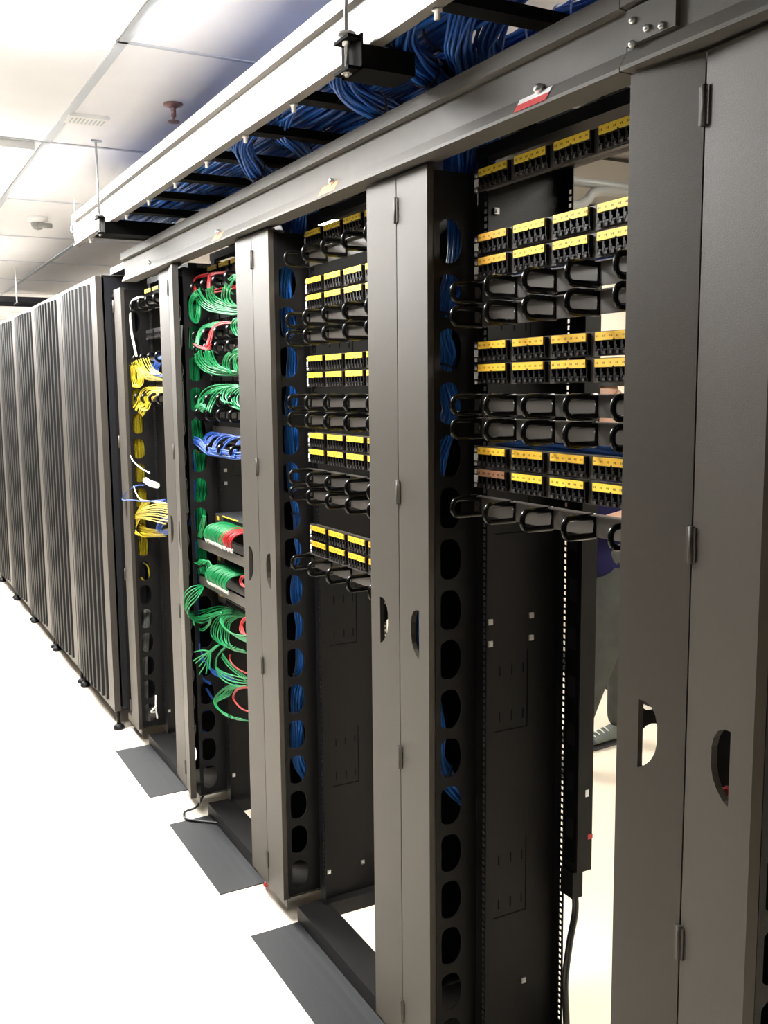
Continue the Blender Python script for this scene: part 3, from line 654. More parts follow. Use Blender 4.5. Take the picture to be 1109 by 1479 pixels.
# ------------------------------------------------------------------ patch cords (world points along each cord)
CORDS = [
    (M_RED, 'red cords at the top of the green-cord rack', 'red cord arching from the topmost panel to the manager, rightmost', [(1.164,3.214,2.067),(1.154,3.341,2.072),(1.141,3.429,2.079),(1.131,3.517,2.077),(1.122,3.524,2.053),(1.109,3.461,2.025)], 0.0028, (0, 0)),
    (M_RED, 'red cords at the top of the green-cord rack', 'red cord arching from the topmost panel to the manager, second strand from the left', [(1.165,3.228,2.066),(1.152,3.355,2.071),(1.142,3.441,2.078),(1.132,3.532,2.076),(1.122,3.542,2.049),(1.111,3.476,2.022)], 0.0028, (0, 0)),
    (M_RED, 'red cords at the top of the green-cord rack', 'red cord arching from the topmost panel to the manager, leftmost', [(1.167,3.239,2.061),(1.153,3.371,2.068),(1.144,3.458,2.074),(1.132,3.546,2.071),(1.121,3.559,2.047),(1.112,3.492,2.019)], 0.0028, (0, 0)),
    (M_RED, 'red cords at the top of the green-cord rack', 'red cord dropping straight down at the topmost rings, leftmost', [(1.166,3.241,2.072),(1.153,3.319,2.074),(1.139,3.388,2.075),(1.124,3.372,2.048),(1.111,3.337,2.012)], 0.0028, (0, 0)),
    (M_RED, 'red cords at the top of the green-cord rack', 'red cord dropping straight down at the topmost rings, second strand from the left', [(1.166,3.231,2.067),(1.15,3.307,2.072),(1.136,3.378,2.069),(1.125,3.361,2.049),(1.112,3.324,2.014)], 0.0028, (0, 0)),
    (M_RED, 'red cords at the top of the green-cord rack', 'red cord dropping straight down at the topmost rings, rightmost', [(1.164,3.219,2.065),(1.149,3.295,2.068),(1.138,3.366,2.066),(1.125,3.35,2.046),(1.112,3.313,2.009)], 0.0028, (0, 0)),
    (M_RED, 'red cords at the top of the green-cord rack', 'red cord lying across the topmost rings, uppermost', [(1.13,3.103,2.007),(1.13,3.19,2.008),(1.13,3.29,2.012),(1.129,3.365,2.01)], 0.0028, (0, 0)),
    (M_RED, 'red cords at the top of the green-cord rack', 'red cord lying across the topmost rings, lowest', [(1.13,3.102,2.0),(1.13,3.191,1.999),(1.13,3.292,2.003),(1.131,3.366,2.004)], 0.0028, (0, 0)),
    (M_GREEN, 'green cords in the top row of the green-cord rack', 'green cord swooping low below the topmost rings, leftmost', [(1.099,3.471,2.015),(1.106,3.464,1.996),(1.119,3.445,1.971),(1.125,3.394,1.949),(1.132,3.321,1.936),(1.141,3.183,1.918),(1.148,3.091,1.918)], 0.0028, (0, 0)),
    (M_GREEN, 'green cords in the top row of the green-cord rack', 'green cord swooping low below the topmost rings, second strand from the left', [(1.099,3.451,2.018),(1.107,3.447,1.998),(1.118,3.427,1.973),(1.124,3.379,1.954),(1.134,3.305,1.938),(1.143,3.17,1.92),(1.149,3.075,1.92)], 0.0028, (0, 0)),
    (M_GREEN, 'green cords in the top row of the green-cord rack', 'green cord swooping low below the topmost rings, third strand from the left', [(1.099,3.436,2.021),(1.107,3.43,2.002),(1.118,3.413,1.977),(1.124,3.36,1.958),(1.132,3.289,1.942),(1.142,3.153,1.925),(1.149,3.061,1.925)], 0.0028, (0, 0)),
    (M_GREEN, 'green cords in the top row of the green-cord rack', 'green cord swooping low below the topmost rings, fourth strand from the left', [(1.102,3.419,2.023),(1.11,3.416,2.003),(1.118,3.396,1.982),(1.125,3.344,1.959),(1.132,3.272,1.945),(1.141,3.139,1.924),(1.152,3.05,1.929)], 0.0028, (0, 0)),
    (M_GREEN, 'green cords in the top row of the green-cord rack', 'green cord swooping low below the topmost rings, rightmost', [(1.102,3.402,2.026),(1.106,3.398,2.006),(1.116,3.379,1.984),(1.125,3.33,1.963),(1.132,3.257,1.95),(1.142,3.125,1.928),(1.149,3.035,1.931)], 0.0028, (0, 0)),
    (M_GREEN, 'green cords in the top row of the green-cord rack', 'green cord swooping from the second topmost ring, leftmost', [(1.099,3.321,2.012),(1.111,3.339,1.984),(1.121,3.326,1.964),(1.129,3.273,1.951),(1.14,3.211,1.933),(1.148,3.102,1.917)], 0.0028, (0, 0)),
    (M_GREEN, 'green cords in the top row of the green-cord rack', 'green cord swooping from the second topmost ring, second strand from the left', [(1.098,3.3,2.014),(1.111,3.318,1.988),(1.119,3.305,1.967),(1.131,3.257,1.952),(1.139,3.194,1.933),(1.15,3.09,1.92)], 0.0028, (0, 0)),
    (M_GREEN, 'green cords in the top row of the green-cord rack', 'green cord swooping from the second topmost ring, third strand from the left', [(1.098,3.283,2.013),(1.11,3.303,1.99),(1.121,3.289,1.971),(1.129,3.239,1.956),(1.14,3.179,1.937),(1.149,3.073,1.923)], 0.0028, (0, 0)),
    (M_GREEN, 'green cords in the top row of the green-cord rack', 'green cord swooping from the second topmost ring, fourth strand from the left', [(1.098,3.266,2.016),(1.112,3.286,1.991),(1.122,3.272,1.972),(1.13,3.22,1.958),(1.141,3.163,1.94),(1.151,3.058,1.925)], 0.0028, (0, 0)),
    (M_GREEN, 'green cords in the top row of the green-cord rack', 'green cord swooping from the second topmost ring, rightmost', [(1.098,3.248,2.016),(1.109,3.267,1.992),(1.118,3.251,1.977),(1.129,3.203,1.96),(1.138,3.146,1.942),(1.151,3.044,1.927)], 0.0028, (0, 0)),
    (M_GREEN, 'dark green loops beside the door, top row', 'dark green loop beside the door under the topmost rings, leftmost', [(1.111,3.173,2.005),(1.118,3.214,1.978),(1.126,3.204,1.955),(1.131,3.148,1.942),(1.139,3.061,1.94)], 0.0028, (0, 0)),
    (M_GREEN, 'dark green loops beside the door, top row', 'dark green loop beside the door under the topmost rings, second strand from the left', [(1.11,3.15,2.002),(1.117,3.187,1.977),(1.125,3.174,1.955),(1.134,3.123,1.94),(1.139,3.039,1.941)], 0.0028, (0, 0)),
    (M_GREEN, 'dark green loops beside the door, top row', 'dark green loop beside the door under the topmost rings, third strand from the left', [(1.111,3.124,1.999),(1.119,3.163,1.975),(1.123,3.151,1.954),(1.132,3.098,1.938),(1.139,3.014,1.937)], 0.0028, (0, 0)),
    (M_GREEN, 'dark green loops beside the door, top row', 'dark green loop beside the door under the topmost rings, rightmost', [(1.11,3.098,1.996),(1.119,3.137,1.973),(1.126,3.124,1.951),(1.132,3.072,1.934),(1.138,2.991,1.936)], 0.0028, (0, 0)),
    (M_GREEN, 'dark green loops beside the door, top row', 'green cord arching at the door over the topmost rings, leftmost', [(1.119,3.038,2.033),(1.121,3.104,2.038),(1.12,3.16,2.024),(1.121,3.183,2.01),(1.12,3.15,1.992)], 0.0028, (0, 0)),
    (M_GREEN, 'dark green loops beside the door, top row', 'green cord arching at the door over the topmost rings, second strand from the left', [(1.12,3.027,2.032),(1.12,3.091,2.031),(1.121,3.148,2.022),(1.121,3.168,2.005),(1.119,3.135,1.988)], 0.0028, (0, 0)),
    (M_GREEN, 'dark green loops beside the door, top row', 'green cord arching at the door over the topmost rings, third strand from the left', [(1.121,3.016,2.026),(1.121,3.078,2.029),(1.121,3.131,2.014),(1.121,3.154,2.002),(1.12,3.124,1.982)], 0.0028, (0, 0)),
    (M_GREEN, 'dark green loops beside the door, top row', 'green cord arching at the door over the topmost rings, rightmost', [(1.119,3.002,2.023),(1.119,3.066,2.027),(1.12,3.12,2.011),(1.119,3.143,1.997),(1.122,3.112,1.979)], 0.0028, (0, 0)),
    (M_GREEN, 'green cords hanging inside the manager, top', 'slack green loop hanging in the manager near the top, leftmost', [(1.102,3.453,2.011),(1.105,3.509,2.007),(1.11,3.561,1.979),(1.114,3.572,1.944),(1.117,3.534,1.916),(1.12,3.506,1.94),(1.126,3.514,1.978),(1.131,3.541,2.006)], 0.0028, (0, 0)),
    (M_GREEN, 'green cords hanging inside the manager, top', 'slack green loop hanging in the manager near the top, second strand from the left', [(1.101,3.438,2.009),(1.103,3.494,2.004),(1.109,3.546,1.978),(1.113,3.554,1.939),(1.115,3.523,1.914),(1.121,3.492,1.935),(1.125,3.501,1.975),(1.128,3.528,2.0)], 0.0028, (0, 0)),
    (M_GREEN, 'green cords hanging inside the manager, top', 'slack green loop hanging in the manager near the top, third strand from the left', [(1.101,3.426,2.003),(1.104,3.481,2.0),(1.108,3.532,1.972),(1.112,3.539,1.935),(1.118,3.508,1.909),(1.12,3.477,1.934),(1.127,3.488,1.971),(1.129,3.513,1.997)], 0.0028, (0, 0)),
    (M_GREEN, 'green cords hanging inside the manager, top', 'slack green loop hanging in the manager near the top, rightmost', [(1.1,3.413,2.0),(1.103,3.468,1.994),(1.11,3.519,1.973),(1.113,3.527,1.934),(1.118,3.495,1.908),(1.12,3.464,1.93),(1.126,3.474,1.966),(1.131,3.5,1.995)], 0.0028, (0, 0)),
    (M_GREEN, 'green cords in the second row', 'green cord arching left over the second ring row, leftmost', [(1.165,3.373,1.908),(1.149,3.415,1.904),(1.133,3.479,1.895),(1.118,3.49,1.869),(1.101,3.466,1.832)], 0.0028, (0, 0)),
    (M_GREEN, 'green cords in the second row', 'green cord arching left over the second ring row, second strand from the left', [(1.164,3.363,1.904),(1.149,3.41,1.9),(1.133,3.471,1.891),(1.117,3.479,1.869),(1.101,3.457,1.83)], 0.0028, (0, 0)),
    (M_GREEN, 'green cords in the second row', 'green cord arching left over the second ring row, third strand from the left', [(1.166,3.357,1.904),(1.149,3.399,1.898),(1.13,3.458,1.887),(1.115,3.468,1.865),(1.101,3.446,1.829)], 0.0028, (0, 0)),
    (M_GREEN, 'green cords in the second row', 'green cord arching left over the second ring row, fourth strand from the left', [(1.166,3.344,1.901),(1.15,3.389,1.895),(1.134,3.451,1.886),(1.115,3.459,1.862),(1.099,3.434,1.825)], 0.0028, (0, 0)),
    (M_GREEN, 'green cords in the second row', 'green cord arching left over the second ring row, rightmost', [(1.166,3.335,1.898),(1.148,3.379,1.892),(1.132,3.439,1.882),(1.114,3.448,1.859),(1.098,3.424,1.823)], 0.0028, (0, 0)),
    (M_RED, 'red cords in the second row', 'red cord arching over the second ring row, leftmost', [(1.165,3.258,1.899),(1.152,3.335,1.901),(1.141,3.372,1.891),(1.126,3.374,1.869),(1.112,3.368,1.833),(1.101,3.355,1.82)], 0.0028, (0, 0)),
    (M_RED, 'red cords in the second row', 'red cord arching over the second ring row, second strand from the left', [(1.165,3.249,1.897),(1.151,3.324,1.901),(1.14,3.362,1.888),(1.127,3.367,1.866),(1.111,3.358,1.83),(1.099,3.343,1.814)], 0.0028, (0, 0)),
    (M_RED, 'red cords in the second row', 'red cord arching over the second ring row, third strand from the left', [(1.166,3.24,1.894),(1.154,3.316,1.898),(1.141,3.355,1.885),(1.125,3.355,1.865),(1.111,3.349,1.83),(1.098,3.335,1.813)], 0.0028, (0, 0)),
    (M_RED, 'red cords in the second row', 'red cord arching over the second ring row, rightmost', [(1.166,3.23,1.891),(1.153,3.307,1.895),(1.139,3.345,1.883),(1.126,3.344,1.861),(1.113,3.338,1.825),(1.101,3.325,1.812)], 0.0028, (0, 0)),
    (M_RED, 'red cords in the second row', 'red cord end lying under the second ring row, uppermost', [(1.1,3.49,1.834),(1.101,3.416,1.822),(1.101,3.326,1.811),(1.099,3.302,1.827)], 0.0028, (0, 0)),
    (M_RED, 'red cords in the second row', 'red cord end lying under the second ring row, second strand from the top', [(1.102,3.486,1.832),(1.102,3.414,1.818),(1.099,3.318,1.81),(1.102,3.294,1.823)], 0.0028, (0, 0)),
    (M_RED, 'red cords in the second row', 'red cord end lying under the second ring row, lowest', [(1.098,3.477,1.83),(1.099,3.405,1.815),(1.101,3.314,1.805),(1.099,3.292,1.82)], 0.0028, (0, 0)),
    (M_GREEN, 'green coil by the door', 'small green coil at the door beside the second panel, leftmost', [(1.12,3.024,1.899),(1.12,3.105,1.895),(1.119,3.131,1.876),(1.121,3.112,1.853),(1.122,3.08,1.844),(1.118,3.028,1.853)], 0.0028, (0, 0)),
    (M_GREEN, 'green coil by the door', 'small green coil at the door beside the second panel, second strand from the left', [(1.121,3.004,1.898),(1.121,3.084,1.892),(1.12,3.111,1.875),(1.121,3.093,1.854),(1.119,3.061,1.84),(1.121,3.006,1.852)], 0.0028, (0, 0)),
    (M_GREEN, 'green coil by the door', 'small green coil at the door beside the second panel, rightmost', [(1.12,2.983,1.896),(1.121,3.062,1.893),(1.12,3.089,1.875),(1.122,3.071,1.852),(1.118,3.039,1.838),(1.122,2.989,1.853)], 0.0028, (0, 0)),
    (M_GREEN, 'green cords swooping below the second row', 'green cord swooping from the manager below the third rings, leftmost', [(1.102,3.479,1.794),(1.11,3.489,1.767),(1.122,3.459,1.739),(1.131,3.394,1.725),(1.142,3.266,1.715),(1.149,3.105,1.719)], 0.0028, (0, 0)),
    (M_GREEN, 'green cords swooping below the second row', 'green cord swooping from the manager below the third rings, second strand from the left', [(1.099,3.46,1.797),(1.108,3.471,1.768),(1.12,3.438,1.745),(1.131,3.375,1.725),(1.139,3.25,1.716),(1.149,3.093,1.723)], 0.0028, (0, 0)),
    (M_GREEN, 'green cords swooping below the second row', 'green cord swooping from the manager below the third rings, third strand from the left', [(1.102,3.443,1.803),(1.109,3.45,1.773),(1.12,3.42,1.748),(1.129,3.36,1.731),(1.14,3.236,1.723),(1.149,3.076,1.727)], 0.0028, (0, 0)),
    (M_GREEN, 'green cords swooping below the second row', 'green cord swooping from the manager below the third rings, fourth strand from the left', [(1.098,3.421,1.805),(1.11,3.431,1.776),(1.119,3.403,1.753),(1.132,3.342,1.738),(1.138,3.216,1.725),(1.15,3.061,1.728)], 0.0028, (0, 0)),
    (M_GREEN, 'green cords swooping below the second row', 'green cord swooping from the manager below the third rings, rightmost', [(1.1,3.402,1.808),(1.109,3.415,1.782),(1.119,3.382,1.757),(1.131,3.325,1.743),(1.141,3.2,1.73),(1.151,3.048,1.735)], 0.0028, (0, 0)),
    (M_GREEN, 'green cords swooping below the second row', 'green cord swooping steeply below the third rings, leftmost', [(1.101,3.373,1.8),(1.109,3.374,1.77),(1.122,3.349,1.744),(1.131,3.29,1.729),(1.14,3.195,1.717),(1.149,3.093,1.718)], 0.0028, (0, 0)),
    (M_GREEN, 'green cords swooping below the second row', 'green cord swooping steeply below the third rings, second strand from the left', [(1.102,3.356,1.804),(1.109,3.359,1.773),(1.12,3.332,1.746),(1.129,3.272,1.731),(1.141,3.181,1.722),(1.15,3.078,1.721)], 0.0028, (0, 0)),
    (M_GREEN, 'green cords swooping below the second row', 'green cord swooping steeply below the third rings, third strand from the left', [(1.1,3.339,1.805),(1.111,3.344,1.773),(1.121,3.313,1.75),(1.132,3.258,1.736),(1.139,3.167,1.722),(1.15,3.067,1.723)], 0.0028, (0, 0)),
    (M_GREEN, 'green cords swooping below the second row', 'green cord swooping steeply below the third rings, rightmost', [(1.099,3.325,1.811),(1.109,3.326,1.777),(1.119,3.297,1.756),(1.128,3.239,1.737),(1.138,3.151,1.728),(1.151,3.053,1.728)], 0.0028, (0, 0)),
    (M_GREEN, 'green cords swooping below the second row', 'green cord swooping from the inner ring below the third rings, leftmost', [(1.098,3.311,1.8),(1.108,3.314,1.767),(1.119,3.287,1.74),(1.129,3.232,1.728),(1.142,3.16,1.721),(1.151,3.095,1.719)], 0.0028, (0, 0)),
    (M_GREEN, 'green cords swooping below the second row', 'green cord swooping from the inner ring below the third rings, second strand from the left', [(1.098,3.301,1.799),(1.109,3.304,1.771),(1.118,3.277,1.745),(1.13,3.217,1.732),(1.142,3.149,1.72),(1.149,3.083,1.721)], 0.0028, (0, 0)),
    (M_GREEN, 'green cords swooping below the second row', 'green cord swooping from the inner ring below the third rings, rightmost', [(1.102,3.287,1.802),(1.112,3.293,1.774),(1.119,3.263,1.749),(1.13,3.209,1.733),(1.138,3.139,1.724),(1.151,3.074,1.724)], 0.0028, (0, 0)),
    (M_GREEN, 'dark green loops beside the door, second row', 'green arch at the door over the third rings, leftmost', [(1.12,3.02,1.798),(1.123,3.118,1.796),(1.127,3.219,1.78),(1.13,3.257,1.753),(1.129,3.236,1.725)], 0.0028, (0, 0)),
    (M_GREEN, 'dark green loops beside the door, second row', 'green arch at the door over the third rings, second strand from the left', [(1.122,3.0,1.796),(1.12,3.096,1.794),(1.126,3.198,1.779),(1.128,3.235,1.749),(1.13,3.215,1.723)], 0.0028, (0, 0)),
    (M_GREEN, 'dark green loops beside the door, second row', 'green arch at the door over the third rings, third strand from the left', [(1.12,2.979,1.792),(1.121,3.077,1.789),(1.125,3.176,1.777),(1.129,3.213,1.747),(1.132,3.192,1.72)], 0.0028, (0, 0)),
    (M_GREEN, 'dark green loops beside the door, second row', 'green arch at the door over the third rings, rightmost', [(1.12,2.962,1.788),(1.123,3.056,1.789),(1.125,3.153,1.772),(1.129,3.192,1.745),(1.13,3.171,1.717)], 0.0028, (0, 0)),
    (M_GREEN, 'dark green loops beside the door, second row', 'short green loop at the door below the third rings, leftmost', [(1.12,3.022,1.784),(1.121,3.11,1.779),(1.129,3.147,1.754),(1.13,3.134,1.727)], 0.0028, (0, 0)),
    (M_GREEN, 'dark green loops beside the door, second row', 'short green loop at the door below the third rings, second strand from the left', [(1.121,3.004,1.781),(1.122,3.091,1.779),(1.126,3.13,1.757),(1.13,3.113,1.726)], 0.0028, (0, 0)),
    (M_GREEN, 'dark green loops beside the door, second row', 'short green loop at the door below the third rings, rightmost', [(1.119,2.986,1.781),(1.121,3.072,1.777),(1.125,3.11,1.756),(1.13,3.096,1.728)], 0.0028, (0, 0)),
    (M_GREEN, 'green cords arching into the third row', 'green cord arching left over the fourth rings, leftmost', [(1.166,3.166,1.679),(1.153,3.302,1.684),(1.139,3.418,1.678),(1.125,3.484,1.657),(1.113,3.495,1.624),(1.099,3.473,1.604)], 0.0028, (0, 0)),
    (M_GREEN, 'green cords arching into the third row', 'green cord arching left over the fourth rings, second strand from the left', [(1.164,3.149,1.674),(1.152,3.289,1.678),(1.14,3.402,1.669),(1.128,3.469,1.649),(1.113,3.481,1.623),(1.098,3.456,1.599)], 0.0028, (0, 0)),
    (M_GREEN, 'green cords arching into the third row', 'green cord arching left over the fourth rings, third strand from the left', [(1.165,3.139,1.67),(1.151,3.274,1.673),(1.141,3.385,1.666),(1.124,3.452,1.644),(1.115,3.463,1.616),(1.098,3.44,1.594)], 0.0028, (0, 0)),
    (M_GREEN, 'green cords arching into the third row', 'green cord arching left over the fourth rings, fourth strand from the left', [(1.166,3.123,1.664),(1.154,3.26,1.668),(1.138,3.369,1.663),(1.125,3.435,1.641),(1.112,3.447,1.613),(1.101,3.426,1.588)], 0.0028, (0, 0)),
    (M_GREEN, 'green cords arching into the third row', 'green cord arching left over the fourth rings, rightmost', [(1.163,3.109,1.659),(1.151,3.245,1.662),(1.14,3.357,1.654),(1.128,3.419,1.635),(1.112,3.428,1.606),(1.1,3.409,1.585)], 0.0028, (0, 0)),
    (M_GREEN, 'green cords arching into the third row', 'green cord arching between rings in the fourth row, leftmost', [(1.163,3.151,1.676),(1.151,3.238,1.678),(1.14,3.326,1.671),(1.125,3.382,1.651),(1.112,3.393,1.623),(1.101,3.379,1.599)], 0.0028, (0, 0)),
    (M_GREEN, 'green cords arching into the third row', 'green cord arching between rings in the fourth row, second strand from the left', [(1.166,3.135,1.672),(1.152,3.223,1.675),(1.137,3.31,1.669),(1.126,3.363,1.645),(1.115,3.374,1.618),(1.101,3.361,1.594)], 0.0028, (0, 0)),
    (M_GREEN, 'green cords arching into the third row', 'green cord arching between rings in the fourth row, third strand from the left', [(1.167,3.118,1.666),(1.153,3.204,1.671),(1.139,3.289,1.663),(1.127,3.344,1.641),(1.114,3.354,1.614),(1.1,3.342,1.589)], 0.0028, (0, 0)),
    (M_GREEN, 'green cords arching into the third row', 'green cord arching between rings in the fourth row, rightmost', [(1.163,3.103,1.662),(1.151,3.19,1.667),(1.139,3.275,1.659),(1.127,3.325,1.634),(1.114,3.336,1.609),(1.1,3.322,1.585)], 0.0028, (0, 0)),
    (M_GREEN, 'bright green loops by the door', 'bright green loop left of the door, fourth row, leftmost', [(1.151,3.157,1.679),(1.136,3.242,1.674),(1.126,3.272,1.654),(1.111,3.231,1.632),(1.098,3.145,1.619)], 0.0028, (0, 0)),
    (M_GREEN, 'bright green loops by the door', 'bright green loop left of the door, fourth row, second strand from the left', [(1.149,3.132,1.677),(1.136,3.215,1.675),(1.126,3.246,1.652),(1.11,3.203,1.63),(1.102,3.119,1.62)], 0.0028, (0, 0)),
    (M_GREEN, 'bright green loops by the door', 'bright green loop left of the door, fourth row, rightmost', [(1.15,3.107,1.675),(1.14,3.188,1.672),(1.125,3.218,1.65),(1.114,3.179,1.631),(1.102,3.093,1.618)], 0.0028, (0, 0)),
    (M_GREEN, 'bright green loops by the door', 'bright green loop at the door edge, fourth row, leftmost', [(1.151,3.109,1.678),(1.142,3.164,1.673),(1.129,3.209,1.652),(1.12,3.195,1.631),(1.111,3.127,1.611),(1.1,3.021,1.601)], 0.0028, (0, 0)),
    (M_GREEN, 'bright green loops by the door', 'bright green loop at the door edge, fourth row, second strand from the left', [(1.15,3.086,1.677),(1.138,3.138,1.672),(1.129,3.183,1.652),(1.122,3.17,1.63),(1.109,3.1,1.609),(1.101,2.998,1.6)], 0.0028, (0, 0)),
    (M_GREEN, 'bright green loops by the door', 'bright green loop at the door edge, fourth row, third strand from the left', [(1.149,3.063,1.677),(1.14,3.115,1.669),(1.13,3.157,1.652),(1.119,3.142,1.628),(1.112,3.076,1.606),(1.098,2.973,1.601)], 0.0028, (0, 0)),
    (M_GREEN, 'bright green loops by the door', 'bright green loop at the door edge, fourth row, fourth strand from the left', [(1.15,3.039,1.675),(1.139,3.09,1.667),(1.129,3.131,1.65),(1.118,3.118,1.627),(1.112,3.05,1.609),(1.1,2.949,1.6)], 0.0028, (0, 0)),
    (M_GREEN, 'bright green loops by the door', 'bright green loop at the door edge, fourth row, rightmost', [(1.151,3.013,1.673),(1.14,3.065,1.667),(1.129,3.105,1.648),(1.119,3.093,1.627),(1.11,3.026,1.605),(1.098,2.924,1.599)], 0.0028, (0, 0)),
    (M_GREEN, 'bright green loops by the door', 'green cord stub in the manager, fourth row, uppermost', [(1.1,3.482,1.607),(1.1,3.426,1.615),(1.1,3.378,1.604),(1.098,3.428,1.599)], 0.0028, (0, 0)),
    (M_GREEN, 'bright green loops by the door', 'green cord stub in the manager, fourth row, second strand from the top', [(1.098,3.48,1.603),(1.1,3.42,1.61),(1.102,3.372,1.601),(1.102,3.42,1.596)], 0.0028, (0, 0)),
    (M_GREEN, 'bright green loops by the door', 'green cord stub in the manager, fourth row, lowest', [(1.1,3.472,1.602),(1.1,3.414,1.608),(1.098,3.37,1.6),(1.102,3.415,1.594)], 0.0028, (0, 0)),
    (M_BLUE2, 'blue cords arching over the sixth ring row', 'blue cord in the first blue arch over the lowest rings, leftmost', [(1.164,3.403,1.507),(1.149,3.467,1.509),(1.133,3.499,1.49),(1.122,3.469,1.466),(1.106,3.402,1.45)], 0.003, (0, 0)),
    (M_BLUE2, 'blue cords arching over the sixth ring row', 'blue cord in the first blue arch over the lowest rings, second strand from the left', [(1.165,3.394,1.504),(1.151,3.457,1.508),(1.133,3.484,1.491),(1.122,3.459,1.468),(1.105,3.391,1.448)], 0.003, (0, 0)),
    (M_BLUE2, 'blue cords arching over the sixth ring row', 'blue cord in the first blue arch over the lowest rings, rightmost', [(1.165,3.38,1.503),(1.151,3.446,1.505),(1.134,3.474,1.49),(1.121,3.45,1.465),(1.104,3.379,1.444)], 0.003, (0, 0)),
    (M_BLUE2, 'blue cords arching over the sixth ring row', 'blue cord in the second blue arch over the lowest rings, leftmost', [(1.164,3.365,1.506),(1.144,3.429,1.498),(1.124,3.436,1.479),(1.107,3.393,1.454)], 0.003, (0, 0)),
    (M_BLUE2, 'blue cords arching over the sixth ring row', 'blue cord in the second blue arch over the lowest rings, second strand from the left', [(1.165,3.353,1.506),(1.146,3.419,1.499),(1.124,3.424,1.477),(1.104,3.383,1.454)], 0.003, (0, 0)),
    (M_BLUE2, 'blue cords arching over the sixth ring row', 'blue cord in the second blue arch over the lowest rings, rightmost', [(1.166,3.343,1.504),(1.145,3.409,1.496),(1.125,3.413,1.476),(1.106,3.373,1.453)], 0.003, (0, 0)),
    (M_BLUE2, 'blue cords arching over the sixth ring row', 'blue cord in the third blue arch over the lowest rings, leftmost', [(1.164,3.264,1.506),(1.146,3.325,1.503),(1.126,3.351,1.481),(1.105,3.333,1.452)], 0.003, (0, 0)),
    (M_BLUE2, 'blue cords arching over the sixth ring row', 'blue cord in the third blue arch over the lowest rings, second strand from the left', [(1.166,3.255,1.503),(1.144,3.312,1.503),(1.125,3.338,1.482),(1.107,3.32,1.449)], 0.003, (0, 0)),
    (M_BLUE2, 'blue cords arching over the sixth ring row', 'blue cord in the third blue arch over the lowest rings, rightmost', [(1.167,3.242,1.502),(1.147,3.302,1.498),(1.127,3.328,1.479),(1.107,3.309,1.452)], 0.003, (0, 0)),
    (M_BLUE2, 'blue cords arching over the sixth ring row', 'blue cord in the fourth blue arch over the lowest rings, leftmost', [(1.164,3.171,1.505),(1.145,3.221,1.5),(1.125,3.259,1.478),(1.107,3.265,1.443)], 0.003, (0, 0)),
    (M_BLUE2, 'blue cords arching over the sixth ring row', 'blue cord in the fourth blue arch over the lowest rings, second strand from the left', [(1.163,3.161,1.503),(1.144,3.214,1.5),(1.127,3.25,1.474),(1.105,3.252,1.442)], 0.003, (0, 0)),
    (M_BLUE2, 'blue cords arching over the sixth ring row', 'blue cord in the fourth blue arch over the lowest rings, rightmost', [(1.164,3.152,1.505),(1.144,3.204,1.496),(1.126,3.238,1.476),(1.105,3.243,1.439)], 0.003, (0, 0)),
    (M_BLUE2, 'blue cords arching over the sixth ring row', 'blue cord in the fifth blue arch over the lowest rings, leftmost', [(1.165,3.151,1.495),(1.145,3.165,1.487),(1.124,3.147,1.46),(1.103,3.12,1.438)], 0.003, (0, 0)),
    (M_BLUE2, 'blue cords arching over the sixth ring row', 'blue cord in the fifth blue arch over the lowest rings, second strand from the left', [(1.165,3.142,1.495),(1.145,3.158,1.484),(1.126,3.138,1.458),(1.104,3.113,1.436)], 0.003, (0, 0)),
    (M_BLUE2, 'blue cords arching over the sixth ring row', 'blue cord in the fifth blue arch over the lowest rings, rightmost', [(1.165,3.134,1.495),(1.145,3.147,1.481),(1.123,3.129,1.458),(1.105,3.103,1.435)], 0.003, (0, 0)),
    (M_BLUE2, 'blue cords running along the sixth ring row', 'blue cord running flat through the lowest rings, lowest', [(1.101,3.531,1.471),(1.101,3.469,1.458),(1.108,3.399,1.435),(1.11,3.303,1.433),(1.115,3.218,1.432),(1.117,3.118,1.433),(1.12,3.049,1.44)], 0.003, (0, 0)),
    (M_BLUE2, 'blue cords running along the sixth ring row', 'blue cord running flat through the lowest rings, fifth strand from the top', [(1.102,3.529,1.476),(1.103,3.463,1.466),(1.105,3.395,1.443),(1.109,3.3,1.435),(1.112,3.214,1.437),(1.117,3.119,1.436),(1.121,3.047,1.443)], 0.003, (0, 0)),
    (M_BLUE2, 'blue cords running along the sixth ring row', 'blue cord running flat through the lowest rings, fourth strand from the top', [(1.101,3.526,1.477),(1.102,3.461,1.471),(1.106,3.393,1.445),(1.111,3.296,1.442),(1.114,3.209,1.445),(1.118,3.115,1.441),(1.119,3.042,1.45)], 0.003, (0, 0)),
    (M_BLUE2, 'blue cords running along the sixth ring row', 'blue cord running flat through the lowest rings, third strand from the top', [(1.1,3.521,1.484),(1.104,3.457,1.473),(1.108,3.391,1.45),(1.108,3.294,1.447),(1.113,3.207,1.45),(1.117,3.11,1.444),(1.119,3.04,1.451)], 0.003, (0, 0)),
    (M_BLUE2, 'blue cords running along the sixth ring row', 'blue cord running flat through the lowest rings, second strand from the top', [(1.102,3.518,1.489),(1.104,3.454,1.478),(1.107,3.386,1.456),(1.111,3.288,1.452),(1.112,3.204,1.451),(1.117,3.108,1.452),(1.119,3.036,1.456)], 0.003, (0, 0)),
    (M_BLUE2, 'blue cords running along the sixth ring row', 'blue cord running flat through the lowest rings, uppermost', [(1.1,3.513,1.492),(1.102,3.449,1.485),(1.107,3.383,1.46),(1.111,3.287,1.457),(1.111,3.2,1.458),(1.115,3.106,1.454),(1.119,3.035,1.461)], 0.003, (0, 0)),
